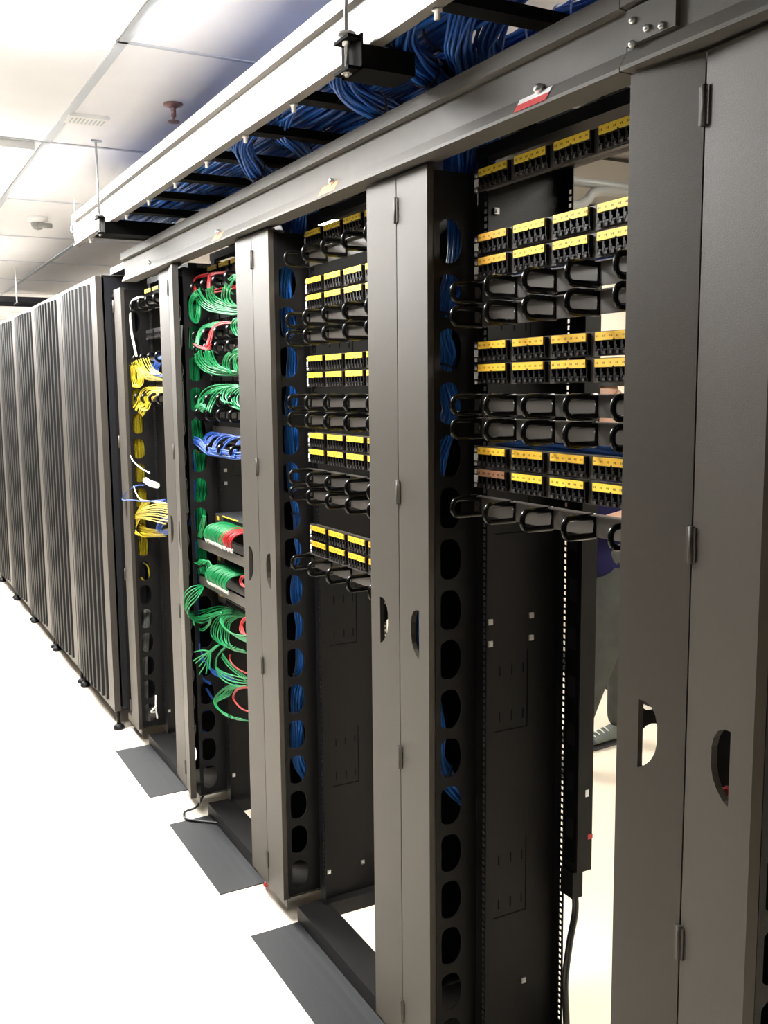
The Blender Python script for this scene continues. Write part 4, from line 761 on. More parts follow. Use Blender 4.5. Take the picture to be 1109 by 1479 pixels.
    (M_GREEN, 'green cords plugged into the topmost switch', 'green cord bowed from the topmost switch, first from the left', [(1.166,3.361,1.183),(1.135,3.361,1.185),(1.098,3.372,1.175),(1.083,3.379,1.15),(1.091,3.391,1.127)], 0.0036, (0, 1)),
    (M_GREEN, 'green cords plugged into the topmost switch', 'green cord bowed from the topmost switch, second from the left', [(1.165,3.345,1.183),(1.134,3.347,1.184),(1.099,3.355,1.174),(1.083,3.366,1.152),(1.092,3.373,1.127)], 0.0036, (0, 1)),
    (M_GREEN, 'green cords plugged into the topmost switch', 'green cord bowed from the topmost switch, third from the left', [(1.167,3.328,1.184),(1.136,3.332,1.186),(1.098,3.342,1.174),(1.083,3.348,1.15),(1.093,3.358,1.128)], 0.0036, (0, 1)),
    (M_GREEN, 'green cords plugged into the topmost switch', 'green cord bowed from the topmost switch, fourth from the left', [(1.166,3.315,1.184),(1.136,3.317,1.184),(1.097,3.325,1.175),(1.085,3.335,1.152),(1.093,3.344,1.127)], 0.0036, (0, 1)),
    (M_GREEN, 'green cords plugged into the topmost switch', 'green cord bowed from the topmost switch, fifth from the left', [(1.166,3.299,1.184),(1.135,3.3,1.185),(1.097,3.311,1.174),(1.084,3.318,1.15),(1.092,3.328,1.128)], 0.0036, (0, 1)),
    (M_GREEN, 'green cords plugged into the topmost switch', 'green cord bowed from the topmost switch, sixth from the left', [(1.167,3.283,1.184),(1.136,3.283,1.186),(1.099,3.296,1.176),(1.084,3.302,1.151),(1.091,3.313,1.127)], 0.0036, (0, 1)),
    (M_GREEN, 'green cords plugged into the topmost switch', 'green cord bowed from the topmost switch, seventh from the left', [(1.167,3.267,1.182),(1.136,3.269,1.185),(1.098,3.279,1.175),(1.084,3.286,1.152),(1.093,3.298,1.126)], 0.0036, (0, 1)),
    (M_GREEN, 'green cords plugged into the topmost switch', 'green cord bowed from the topmost switch, eighth from the left', [(1.165,3.252,1.184),(1.135,3.253,1.186),(1.098,3.263,1.175),(1.084,3.272,1.152),(1.093,3.28,1.127)], 0.0036, (0, 1)),
    (M_GREEN, 'green cords plugged into the topmost switch', 'green cord bowed from the topmost switch, ninth from the left', [(1.167,3.236,1.183),(1.136,3.237,1.186),(1.098,3.248,1.174),(1.084,3.255,1.151),(1.091,3.267,1.128)], 0.0036, (0, 1)),
    (M_GREEN, 'green cords plugged into the topmost switch', 'green cord bowed from the topmost switch, tenth from the left', [(1.166,3.221,1.183),(1.135,3.221,1.186),(1.099,3.233,1.174),(1.085,3.239,1.151),(1.092,3.249,1.127)], 0.0036, (0, 1)),
    (M_GREEN, 'green cords plugged into the topmost switch', 'green cord bowed from the topmost switch, eleventh from the left', [(1.167,3.205,1.182),(1.136,3.207,1.186),(1.098,3.216,1.176),(1.083,3.224,1.152),(1.091,3.235,1.128)], 0.0036, (0, 1)),
    (M_GREEN, 'green cords plugged into the topmost switch', 'green cord bowed from the topmost switch, twelfth from the left', [(1.166,3.189,1.184),(1.136,3.192,1.185),(1.097,3.201,1.176),(1.085,3.208,1.15),(1.091,3.22,1.126)], 0.0036, (0, 1)),
    (M_GREEN, 'green cords plugged into the topmost switch', 'green cord bowed from the topmost switch, thirteenth from the left', [(1.165,3.175,1.182),(1.136,3.176,1.186),(1.099,3.185,1.176),(1.084,3.193,1.15),(1.093,3.204,1.126)], 0.0036, (0, 1)),
    (M_RED, 'red cords plugged into the topmost switch', 'red cord bowed from the topmost switch, first from the left', [(1.167,3.189,1.183),(1.134,3.192,1.186),(1.098,3.201,1.174),(1.084,3.209,1.152),(1.091,3.221,1.127)], 0.0036, (0, 1)),
    (M_RED, 'red cords plugged into the topmost switch', 'red cord bowed from the topmost switch, second from the left', [(1.167,3.174,1.182),(1.134,3.177,1.184),(1.097,3.187,1.176),(1.085,3.196,1.151),(1.093,3.205,1.127)], 0.0036, (0, 1)),
    (M_RED, 'red cords plugged into the topmost switch', 'red cord bowed from the topmost switch, third from the left', [(1.166,3.158,1.182),(1.134,3.161,1.184),(1.099,3.171,1.176),(1.085,3.178,1.152),(1.093,3.188,1.126)], 0.0036, (0, 1)),
    (M_RED, 'red cords plugged into the topmost switch', 'red cord bowed from the topmost switch, fourth from the left', [(1.167,3.145,1.184),(1.135,3.146,1.184),(1.097,3.155,1.176),(1.083,3.165,1.15),(1.093,3.173,1.128)], 0.0036, (0, 1)),
    (M_RED, 'red cords plugged into the topmost switch', 'red cord bowed from the topmost switch, fifth from the left', [(1.167,3.129,1.183),(1.136,3.129,1.186),(1.097,3.141,1.175),(1.083,3.149,1.15),(1.091,3.157,1.126)], 0.0036, (0, 1)),
    (M_RED, 'red cords plugged into the topmost switch', 'red cord bowed from the topmost switch, sixth from the left', [(1.165,3.113,1.184),(1.135,3.116,1.186),(1.099,3.124,1.174),(1.083,3.133,1.15),(1.093,3.142,1.127)], 0.0036, (0, 1)),
    (M_RED, 'red cords plugged into the topmost switch', 'red cord bowed from the topmost switch, seventh from the left', [(1.166,3.097,1.182),(1.134,3.1,1.184),(1.099,3.11,1.175),(1.085,3.117,1.152),(1.092,3.128,1.128)], 0.0036, (0, 1)),
    (M_RED, 'red cords plugged into the topmost switch', 'red cord bowed from the topmost switch, eighth from the left', [(1.165,3.082,1.183),(1.135,3.084,1.186),(1.099,3.094,1.174),(1.085,3.102,1.152),(1.091,3.111,1.128)], 0.0036, (0, 1)),
    (M_GREEN, 'green cords plugged into the middle switch', 'green cord bowed from the middle switch, first from the left', [(1.166,3.361,1.028),(1.135,3.362,1.03),(1.099,3.372,1.021),(1.083,3.381,0.996),(1.093,3.391,0.971)], 0.0036, (0, 1)),
    (M_GREEN, 'green cords plugged into the middle switch', 'green cord bowed from the middle switch, second from the left', [(1.167,3.345,1.027),(1.135,3.345,1.029),(1.099,3.357,1.021),(1.083,3.363,0.996),(1.092,3.375,0.971)], 0.0036, (0, 1)),
    (M_GREEN, 'green cords plugged into the middle switch', 'green cord bowed from the middle switch, third from the left', [(1.167,3.329,1.027),(1.136,3.33,1.03),(1.097,3.34,1.02),(1.084,3.349,0.996),(1.093,3.36,0.971)], 0.0036, (0, 1)),
    (M_GREEN, 'green cords plugged into the middle switch', 'green cord bowed from the middle switch, fourth from the left', [(1.165,3.315,1.028),(1.134,3.315,1.031),(1.097,3.325,1.021),(1.084,3.334,0.997),(1.093,3.344,0.972)], 0.0036, (0, 1)),
    (M_GREEN, 'green cords plugged into the middle switch', 'green cord bowed from the middle switch, fifth from the left', [(1.165,3.298,1.028),(1.135,3.3,1.031),(1.097,3.311,1.021),(1.083,3.317,0.997),(1.091,3.329,0.972)], 0.0036, (0, 1)),
    (M_GREEN, 'green cords plugged into the middle switch', 'green cord bowed from the middle switch, sixth from the left', [(1.165,3.283,1.027),(1.136,3.284,1.031),(1.099,3.293,1.02),(1.083,3.303,0.995),(1.091,3.311,0.973)], 0.0036, (0, 1)),
    (M_GREEN, 'green cords plugged into the middle switch', 'green cord bowed from the middle switch, seventh from the left', [(1.165,3.266,1.028),(1.135,3.269,1.031),(1.098,3.279,1.021),(1.083,3.286,0.997),(1.091,3.298,0.973)], 0.0036, (0, 1)),
    (M_GREEN, 'green cords plugged into the middle switch', 'green cord bowed from the middle switch, eighth from the left', [(1.166,3.251,1.027),(1.136,3.253,1.03),(1.097,3.263,1.021),(1.083,3.272,0.996),(1.092,3.282,0.972)], 0.0036, (0, 1)),
    (M_GREEN, 'green cords plugged into the middle switch', 'green cord bowed from the middle switch, ninth from the left', [(1.165,3.237,1.029),(1.135,3.237,1.031),(1.097,3.247,1.02),(1.085,3.256,0.995),(1.093,3.265,0.972)], 0.0036, (0, 1)),
    (M_GREEN, 'green cords plugged into the middle switch', 'green cord bowed from the middle switch, tenth from the left', [(1.167,3.221,1.029),(1.134,3.224,1.03),(1.097,3.233,1.021),(1.083,3.24,0.997),(1.091,3.25,0.973)], 0.0036, (0, 1)),
    (M_GREEN, 'green cords plugged into the middle switch', 'green cord bowed from the middle switch, eleventh from the left', [(1.166,3.206,1.029),(1.136,3.208,1.029),(1.099,3.217,1.02),(1.084,3.224,0.995),(1.093,3.235,0.971)], 0.0036, (0, 1)),
    (M_GREEN, 'green cords plugged into the middle switch', 'green cord bowed from the middle switch, twelfth from the left', [(1.167,3.19,1.029),(1.135,3.19,1.029),(1.099,3.201,1.021),(1.083,3.211,0.995),(1.092,3.218,0.971)], 0.0036, (0, 1)),
    (M_GREEN, 'green cords plugged into the middle switch', 'green cord bowed from the middle switch, thirteenth from the left', [(1.166,3.174,1.028),(1.134,3.175,1.029),(1.099,3.185,1.02),(1.085,3.194,0.995),(1.093,3.203,0.971)], 0.0036, (0, 1)),
    (M_GREEN, 'green cords plugged into the middle switch', 'green cord bowed from the middle switch, fourteenth from the left', [(1.165,3.158,1.029),(1.134,3.16,1.031),(1.097,3.169,1.02),(1.083,3.179,0.995),(1.092,3.19,0.972)], 0.0036, (0, 1)),
    (M_GREEN, 'green cords plugged into the middle switch', 'green cord bowed from the middle switch, fifteenth from the left', [(1.165,3.143,1.029),(1.134,3.144,1.03),(1.098,3.154,1.02),(1.083,3.164,0.996),(1.091,3.172,0.971)], 0.0036, (0, 1)),
    (M_RED, 'pink red loops at the middle switch', 'red loop at the door under the middle switch, leftmost', [(1.119,3.042,1.043),(1.12,3.104,1.03),(1.121,3.123,1.009),(1.12,3.096,0.999),(1.119,3.042,1.003)], 0.0028, (0, 0)),
    (M_RED, 'pink red loops at the middle switch', 'red loop at the door under the middle switch, rightmost', [(1.12,3.024,1.046),(1.12,3.085,1.029),(1.121,3.106,1.012),(1.122,3.081,1.002),(1.118,3.027,1.005)], 0.0028, (0, 0)),
    (M_GREEN, 'green coil in the manager', 'green cord coiled in the manager by the middle switch, leftmost', [(1.099,3.521,1.018),(1.102,3.491,1.033),(1.106,3.46,1.027),(1.108,3.438,1.002),(1.113,3.486,0.982),(1.118,3.545,0.974),(1.119,3.57,0.993)], 0.0028, (0, 0)),
    (M_GREEN, 'green coil in the manager', 'green cord coiled in the manager by the middle switch, second strand from the left', [(1.098,3.508,1.019),(1.104,3.476,1.034),(1.107,3.444,1.028),(1.111,3.423,1.005),(1.113,3.469,0.98),(1.118,3.53,0.975),(1.119,3.556,0.993)], 0.0028, (0, 0)),
    (M_GREEN, 'green coil in the manager', 'green cord coiled in the manager by the middle switch, third strand from the left', [(1.099,3.492,1.019),(1.103,3.46,1.033),(1.107,3.429,1.031),(1.112,3.41,1.007),(1.112,3.453,0.984),(1.119,3.517,0.978),(1.122,3.541,0.995)], 0.0028, (0, 0)),
    (M_GREEN, 'green coil in the manager', 'green cord coiled in the manager by the middle switch, fourth strand from the left', [(1.101,3.479,1.022),(1.102,3.445,1.036),(1.107,3.415,1.031),(1.111,3.398,1.007),(1.114,3.44,0.984),(1.116,3.503,0.979),(1.119,3.525,0.995)], 0.0028, (0, 0)),
    (M_GREEN, 'green coil in the manager', 'green cord coiled in the manager by the middle switch, fifth strand from the left', [(1.1,3.465,1.02),(1.105,3.432,1.037),(1.108,3.402,1.031),(1.109,3.383,1.006),(1.112,3.428,0.982),(1.115,3.487,0.979),(1.12,3.512,0.997)], 0.0028, (0, 0)),
    (M_GREEN, 'green coil in the manager', 'green cord coiled in the manager by the middle switch, rightmost', [(1.099,3.45,1.021),(1.104,3.416,1.039),(1.106,3.389,1.032),(1.11,3.368,1.01),(1.114,3.412,0.986),(1.119,3.471,0.98),(1.122,3.499,0.996)], 0.0028, (0, 0)),
    (M_GREEN, 'green coil in the manager', 'loose green tip sticking left of the coil', [(1.091,3.536,1.016),(1.101,3.506,1.011),(1.11,3.521,1.007)], 0.0028, (0, 0)),
    (M_GREEN, 'green coil in the manager', 'green cord folded beside the upper grey bar, leftmost', [(1.101,3.445,1.206),(1.103,3.487,1.164),(1.112,3.545,1.112),(1.116,3.506,1.13),(1.122,3.464,1.143)], 0.0028, (0, 0)),
    (M_GREEN, 'green coil in the manager', 'green cord folded beside the upper grey bar, second strand from the left', [(1.101,3.433,1.208),(1.107,3.476,1.163),(1.109,3.529,1.11),(1.115,3.493,1.13),(1.118,3.45,1.141)], 0.0028, (0, 0)),
    (M_GREEN, 'green coil in the manager', 'green cord folded beside the upper grey bar, third strand from the left', [(1.1,3.422,1.205),(1.104,3.462,1.168),(1.111,3.52,1.112),(1.113,3.484,1.13),(1.121,3.439,1.143)], 0.0028, (0, 0)),
    (M_GREEN, 'green coil in the manager', 'green cord folded beside the upper grey bar, rightmost', [(1.099,3.407,1.207),(1.106,3.452,1.165),(1.109,3.506,1.111),(1.115,3.471,1.133),(1.121,3.426,1.143)], 0.0028, (0, 0)),
    (M_GREEN, 'green cords looping into the manager', 'thin green cord in the wide loop across the manager, uppermost', [(1.167,3.317,0.872),(1.148,3.429,0.86),(1.131,3.534,0.83),(1.098,3.58,0.815),(1.059,3.555,0.829),(1.046,3.546,0.858),(1.046,3.526,0.903),(1.06,3.483,0.934),(1.1,3.482,0.937)], 0.0024, (0, 0)),
    (M_GREEN, 'green cords looping into the manager', 'thin green cord in the wide loop across the manager, second strand from the top', [(1.164,3.308,0.872),(1.151,3.42,0.854),(1.129,3.522,0.826),(1.099,3.566,0.807),(1.059,3.548,0.825),(1.045,3.538,0.855),(1.044,3.512,0.896),(1.06,3.468,0.927),(1.099,3.476,0.935)], 0.0024, (0, 0)),
    (M_GREEN, 'green cords looping into the manager', 'thin green cord in the wide loop across the manager, third strand from the top', [(1.167,3.302,0.87),(1.149,3.417,0.854),(1.129,3.511,0.822),(1.102,3.552,0.801),(1.06,3.539,0.822),(1.046,3.525,0.852),(1.047,3.495,0.887),(1.059,3.455,0.921),(1.102,3.475,0.935)], 0.0024, (0, 0)),
    (M_GREEN, 'green cords looping into the manager', 'thin green cord in the wide loop across the manager, fourth strand from the top', [(1.164,3.298,0.866),(1.152,3.41,0.849),(1.13,3.503,0.813),(1.098,3.536,0.797),(1.059,3.53,0.819),(1.046,3.514,0.848),(1.046,3.482,0.884),(1.061,3.44,0.916),(1.1,3.469,0.931)], 0.0024, (0, 0)),
    (M_GREEN, 'green cords looping into the manager', 'thin green cord in the wide loop across the manager, fifth strand from the top', [(1.167,3.291,0.862),(1.151,3.403,0.848),(1.13,3.49,0.809),(1.099,3.521,0.79),(1.06,3.518,0.816),(1.043,3.506,0.841),(1.045,3.465,0.879),(1.059,3.427,0.909),(1.099,3.468,0.93)], 0.0024, (0, 0)),
    (M_GREEN, 'green cords looping into the manager', 'thin green cord in the wide loop across the manager, lowest', [(1.165,3.287,0.861),(1.151,3.393,0.844),(1.132,3.48,0.805),(1.099,3.507,0.785),(1.059,3.513,0.81),(1.046,3.497,0.838),(1.045,3.453,0.87),(1.06,3.413,0.905),(1.099,3.463,0.929)], 0.0024, (0, 0)),
    (M_GREEN, 'green cords looping into the manager', 'thin green cord ending at the manager, below the wide loop, uppermost', [(1.15,3.297,0.876),(1.127,3.387,0.849),(1.104,3.484,0.819),(1.082,3.545,0.8),(1.062,3.48,0.797)], 0.0024, (0, 0)),
    (M_GREEN, 'green cords looping into the manager', 'thin green cord ending at the manager, below the wide loop, second strand from the top', [(1.152,3.288,0.869),(1.126,3.382,0.845),(1.105,3.474,0.817),(1.084,3.536,0.797),(1.06,3.472,0.794)], 0.0024, (0, 0)),
    (M_GREEN, 'green cords looping into the manager', 'thin green cord ending at the manager, below the wide loop, lowest', [(1.149,3.282,0.866),(1.126,3.37,0.843),(1.106,3.469,0.81),(1.082,3.527,0.792),(1.059,3.464,0.791)], 0.0024, (0, 0)),
    (M_GREEN, 'green cords looping into the manager', 'thin green cord curled round under the wide loop, leftmost', [(1.131,3.354,0.853),(1.123,3.501,0.815),(1.118,3.592,0.775),(1.11,3.608,0.754),(1.103,3.519,0.759),(1.098,3.419,0.799),(1.091,3.372,0.833)], 0.0024, (0, 0)),
    (M_GREEN, 'green cords looping into the manager', 'thin green cord curled round under the wide loop, rightmost', [(1.13,3.342,0.855),(1.122,3.484,0.816),(1.117,3.579,0.774),(1.11,3.593,0.753),(1.102,3.504,0.755),(1.097,3.405,0.799),(1.091,3.359,0.831)], 0.0024, (0, 0)),
    (M_GREEN, 'green cords in the large curl', 'thin green cord in the large outer curl, leftmost', [(1.167,3.265,0.874),(1.152,3.365,0.849),(1.143,3.454,0.808),(1.132,3.482,0.772),(1.121,3.455,0.747),(1.114,3.359,0.742),(1.102,3.207,0.76),(1.09,3.07,0.78),(1.079,2.953,0.804)], 0.0024, (0, 0)),
    (M_GREEN, 'green cords in the large curl', 'thin green cord in the large outer curl, second strand from the left', [(1.166,3.255,0.876),(1.152,3.349,0.852),(1.143,3.435,0.809),(1.132,3.456,0.773),(1.123,3.429,0.748),(1.114,3.336,0.744),(1.103,3.197,0.76),(1.09,3.082,0.777),(1.079,2.977,0.805)], 0.0024, (0, 0)),
    (M_GREEN, 'green cords in the large curl', 'thin green cord in the large outer curl, third strand from the left', [(1.164,3.24,0.875),(1.155,3.332,0.853),(1.146,3.417,0.812),(1.134,3.434,0.775),(1.121,3.404,0.75),(1.113,3.314,0.745),(1.099,3.185,0.762),(1.092,3.096,0.775),(1.082,3.001,0.804)], 0.0024, (0, 0)),
    (M_GREEN, 'green cords in the large curl', 'thin green cord in the large outer curl, fourth strand from the left', [(1.167,3.228,0.875),(1.153,3.317,0.854),(1.146,3.399,0.812),(1.134,3.407,0.777),(1.122,3.381,0.75),(1.112,3.293,0.748),(1.101,3.175,0.763),(1.091,3.109,0.774),(1.079,3.025,0.8)], 0.0024, (0, 0)),
    (M_GREEN, 'green cords in the large curl', 'thin green cord in the large outer curl, fifth strand from the left', [(1.166,3.218,0.877),(1.156,3.3,0.853),(1.143,3.379,0.813),(1.133,3.382,0.78),(1.123,3.354,0.752),(1.113,3.27,0.751),(1.101,3.167,0.764),(1.091,3.121,0.773),(1.082,3.052,0.796)], 0.0024, (0, 0)),
    (M_GREEN, 'green cords in the large curl', 'thin green cord in the large outer curl, sixth strand from the left', [(1.167,3.206,0.877),(1.156,3.285,0.854),(1.143,3.362,0.816),(1.132,3.359,0.782),(1.12,3.332,0.756),(1.111,3.25,0.751),(1.099,3.154,0.766),(1.091,3.136,0.772),(1.082,3.08,0.795)], 0.0024, (0, 0)),
    (M_GREEN, 'green cords in the large curl', 'thin green cord in the large outer curl, seventh strand from the left', [(1.163,3.193,0.875),(1.154,3.267,0.855),(1.143,3.341,0.816),(1.133,3.335,0.784),(1.124,3.309,0.76),(1.11,3.23,0.752),(1.103,3.144,0.767),(1.092,3.148,0.77),(1.081,3.107,0.793)], 0.0024, (0, 0)),
    (M_GREEN, 'green cords in the large curl', 'thin green cord in the large outer curl, eighth strand from the left', [(1.163,3.181,0.879),(1.155,3.251,0.857),(1.145,3.322,0.819),(1.135,3.313,0.787),(1.122,3.284,0.758),(1.113,3.209,0.755),(1.099,3.133,0.767),(1.093,3.163,0.772),(1.079,3.132,0.79)], 0.0024, (0, 0)),
    (M_GREEN, 'green cords in the large curl', 'thin green cord in the large outer curl, rightmost', [(1.164,3.172,0.878),(1.153,3.238,0.857),(1.146,3.307,0.82),(1.133,3.289,0.787),(1.124,3.263,0.761),(1.112,3.185,0.758),(1.101,3.124,0.767),(1.091,3.177,0.769),(1.079,3.16,0.788)], 0.0024, (0, 0)),
    (M_GREEN, 'green cords in the large curl', 'thin green cord in the tight inner curl, uppermost', [(1.163,3.213,0.875),(1.152,3.263,0.861),(1.136,3.321,0.838),(1.121,3.316,0.817),(1.107,3.234,0.813),(1.094,3.096,0.832),(1.08,2.945,0.863)], 0.0024, (0, 0)),
    (M_GREEN, 'green cords in the large curl', 'thin green cord in the tight inner curl, second strand from the top', [(1.164,3.207,0.873),(1.151,3.261,0.861),(1.136,3.326,0.839),(1.123,3.319,0.819),(1.109,3.241,0.813),(1.096,3.089,0.83),(1.079,2.938,0.857)], 0.0024, (0, 0)),
    (M_GREEN, 'green cords in the large curl', 'thin green cord in the tight inner curl, third strand from the top', [(1.166,3.203,0.872),(1.15,3.255,0.86),(1.135,3.336,0.841),(1.122,3.327,0.822),(1.108,3.244,0.815),(1.095,3.082,0.828),(1.081,2.924,0.854)], 0.0024, (0, 0)),
    (M_GREEN, 'green cords in the large curl', 'thin green cord in the tight inner curl, fourth strand from the top', [(1.166,3.194,0.869),(1.15,3.254,0.858),(1.136,3.341,0.841),(1.12,3.336,0.825),(1.106,3.247,0.818),(1.096,3.077,0.826),(1.078,2.913,0.85)], 0.0024, (0, 0)),
    (M_GREEN, 'green cords in the large curl', 'thin green cord in the tight inner curl, lowest', [(1.163,3.189,0.866),(1.152,3.25,0.857),(1.136,3.346,0.844),(1.12,3.343,0.826),(1.107,3.251,0.819),(1.094,3.066,0.824),(1.079,2.901,0.847)], 0.0024, (0, 0)),
    (M_GREEN, 'loose green cord ends', 'loose green cord end fanned leftward, first from the top', [(1.1,3.303,0.749),(1.089,3.359,0.712),(1.082,3.438,0.698),(1.071,3.517,0.674)], 0.0026, (0, 0)),
    (M_GREEN, 'loose green cord ends', 'loose green cord end fanned leftward, second from the top', [(1.1,3.299,0.749),(1.091,3.358,0.716),(1.079,3.444,0.677),(1.07,3.532,0.635)], 0.0026, (0, 0)),
    (M_GREEN, 'loose green cord ends', 'loose green cord end fanned leftward, third from the top', [(1.101,3.301,0.749),(1.091,3.359,0.719),(1.08,3.426,0.679),(1.069,3.497,0.635)], 0.0026, (0, 0)),
    (M_GREEN, 'loose green cord ends', 'loose green cord end fanned leftward, fourth from the top', [(1.102,3.301,0.749),(1.089,3.359,0.719),(1.079,3.408,0.673),(1.069,3.455,0.632)], 0.0026, (0, 0)),
    (M_GREEN, 'loose green cord ends', 'loose green cord end fanned leftward, fifth from the top', [(1.101,3.3,0.747),(1.092,3.358,0.718),(1.08,3.399,0.68),(1.069,3.435,0.644)], 0.0026, (0, 0)),
    (M_GREEN, 'loose green cord ends', 'loose green cord end fanned leftward, sixth from the top', [(1.1,3.302,0.748),(1.091,3.361,0.719),(1.082,3.411,0.655),(1.072,3.467,0.598)], 0.0026, (0, 0)),
    (M_GREEN, 'loose green cord ends', 'loose green cord end fanned leftward, seventh from the top', [(1.102,3.301,0.747),(1.089,3.36,0.717),(1.078,3.371,0.671),(1.072,3.38,0.623)], 0.0026, (0, 0)),
    (M_GREEN, 'loose green cord ends', 'loose green cord end fanned leftward, eighth from the top', [(1.102,3.301,0.748),(1.09,3.359,0.716),(1.078,3.347,0.683),(1.071,3.337,0.651)], 0.0026, (0, 0)),
    (M_GREEN, 'green cords below the large curl', 'thin green cord sagging below the large curl, leftmost', [(1.108,3.294,0.734),(1.109,3.354,0.691),(1.108,3.367,0.649),(1.103,3.329,0.626),(1.101,3.239,0.624),(1.102,3.111,0.644),(1.1,3.017,0.674)], 0.0024, (0, 0)),
    (M_GREEN, 'green cords below the large curl', 'thin green cord sagging below the large curl, second strand from the left', [(1.111,3.277,0.743),(1.108,3.353,0.693),(1.105,3.37,0.649),(1.103,3.312,0.635),(1.103,3.213,0.638),(1.103,3.078,0.664),(1.101,2.98,0.693)], 0.0024, (0, 0)),
    (M_GREEN, 'green cords below the large curl', 'thin green cord sagging below the large curl, third strand from the left', [(1.112,3.264,0.747),(1.108,3.355,0.69),(1.107,3.368,0.65),(1.103,3.298,0.644),(1.104,3.184,0.655),(1.103,3.049,0.679),(1.098,2.946,0.715)], 0.0024, (0, 0)),
    (M_GREEN, 'green cords below the large curl', 'thin green cord sagging below the large curl, rightmost', [(1.109,3.253,0.755),(1.109,3.353,0.692),(1.107,3.368,0.65),(1.106,3.285,0.649),(1.101,3.158,0.67),(1.101,3.015,0.698),(1.1,2.908,0.734)], 0.0024, (0, 0)),
    (M_GREEN, 'green cords below the large curl', 'thin green cord slanting to the door below the large curl, uppermost', [(1.12,3.333,0.706),(1.121,3.267,0.69),(1.121,3.172,0.684),(1.119,3.069,0.683)], 0.0024, (0, 0)),
    (M_GREEN, 'green cords below the large curl', 'thin green cord slanting to the door below the large curl, second strand from the top', [(1.121,3.337,0.696),(1.121,3.272,0.683),(1.12,3.175,0.677),(1.119,3.074,0.677)], 0.0024, (0, 0)),
    (M_GREEN, 'green cords below the large curl', 'thin green cord slanting to the door below the large curl, lowest', [(1.12,3.343,0.688),(1.121,3.276,0.672),(1.12,3.18,0.668),(1.119,3.077,0.669)], 0.0024, (0, 0)),
    (M_GREEN, 'green cords in the lowest curl', 'thin green cord in the lowest curl of the rack, leftmost', [(1.149,3.248,0.606),(1.14,3.352,0.571),(1.133,3.426,0.529),(1.124,3.461,0.491),(1.115,3.397,0.478),(1.106,3.245,0.501),(1.097,3.111,0.525),(1.091,2.985,0.559)], 0.0024, (0, 0)),
    (M_GREEN, 'green cords in the lowest curl', 'thin green cord in the lowest curl of the rack, second strand from the left', [(1.15,3.235,0.606),(1.139,3.34,0.57),(1.131,3.403,0.535),(1.123,3.453,0.49),(1.118,3.391,0.479),(1.107,3.254,0.496),(1.099,3.13,0.519),(1.089,3.018,0.555)], 0.0024, (0, 0)),
    (M_GREEN, 'green cords in the lowest curl', 'thin green cord in the lowest curl of the rack, third strand from the left', [(1.148,3.22,0.61),(1.14,3.325,0.574),(1.135,3.383,0.537),(1.123,3.446,0.493),(1.117,3.391,0.48),(1.109,3.259,0.496),(1.101,3.15,0.518),(1.091,3.057,0.545)], 0.0024, (0, 0)),
    (M_GREEN, 'green cords in the lowest curl', 'thin green cord in the lowest curl of the rack, fourth strand from the left', [(1.15,3.209,0.611),(1.14,3.312,0.575),(1.132,3.364,0.54),(1.125,3.437,0.492),(1.116,3.386,0.483),(1.109,3.265,0.493),(1.101,3.17,0.514),(1.088,3.09,0.54)], 0.0024, (0, 0)),
    (M_GREEN, 'green cords in the lowest curl', 'thin green cord in the lowest curl of the rack, fifth strand from the left', [(1.151,3.196,0.613),(1.14,3.297,0.579),(1.133,3.342,0.544),(1.123,3.433,0.496),(1.115,3.385,0.482),(1.106,3.272,0.494),(1.098,3.186,0.508),(1.091,3.13,0.529)], 0.0024, (0, 0)),
    (M_GREEN, 'green cords in the lowest curl', 'thin green cord in the lowest curl of the rack, sixth strand from the left', [(1.149,3.183,0.616),(1.14,3.286,0.583),(1.132,3.32,0.548),(1.122,3.424,0.495),(1.117,3.383,0.481),(1.106,3.279,0.492),(1.097,3.207,0.505),(1.088,3.169,0.525)], 0.0024, (0, 0)),
    (M_GREEN, 'green cords in the lowest curl', 'thin green cord in the lowest curl of the rack, rightmost', [(1.15,3.169,0.619),(1.141,3.274,0.585),(1.132,3.302,0.553),(1.123,3.418,0.496),(1.115,3.377,0.482),(1.106,3.285,0.488),(1.1,3.226,0.503),(1.092,3.208,0.515)], 0.0024, (0, 0)),
    (M_RED, 'red cords looping behind the lower door', 'red loop beside the door inside the large curl, leftmost', [(1.122,3.051,0.901),(1.117,3.092,0.885),(1.112,3.107,0.861),(1.103,3.082,0.844),(1.102,3.027,0.843)], 0.0026, (0, 0)),
    (M_RED, 'red cords looping behind the lower door', 'red loop beside the door inside the large curl, second strand from the left', [(1.121,3.038,0.902),(1.116,3.08,0.888),(1.111,3.094,0.864),(1.105,3.068,0.845),(1.1,3.015,0.844)], 0.0026, (0, 0)),
    (M_RED, 'red cords looping behind the lower door', 'red loop beside the door inside the large curl, rightmost', [(1.118,3.027,0.901),(1.115,3.065,0.887),(1.111,3.083,0.865),(1.107,3.054,0.847),(1.099,3.004,0.844)], 0.0026, (0, 0)),
    (M_RED, 'red cords looping behind the lower door', 'single red cord slanting to the door below the large curl', [(1.119,3.241,0.723),(1.116,3.241,0.706),(1.115,3.191,0.695),(1.111,3.114,0.699),(1.109,3.039,0.706)], 0.0026, (0, 0)),
    (M_RED, 'red cords looping behind the lower door', 'red cord looping inside the lowest green curl, leftmost', [(1.132,3.084,0.645),(1.125,3.172,0.618),(1.125,3.223,0.59),(1.121,3.23,0.565),(1.116,3.181,0.558),(1.115,3.116,0.557),(1.111,3.036,0.575)], 0.0026, (0, 0)),
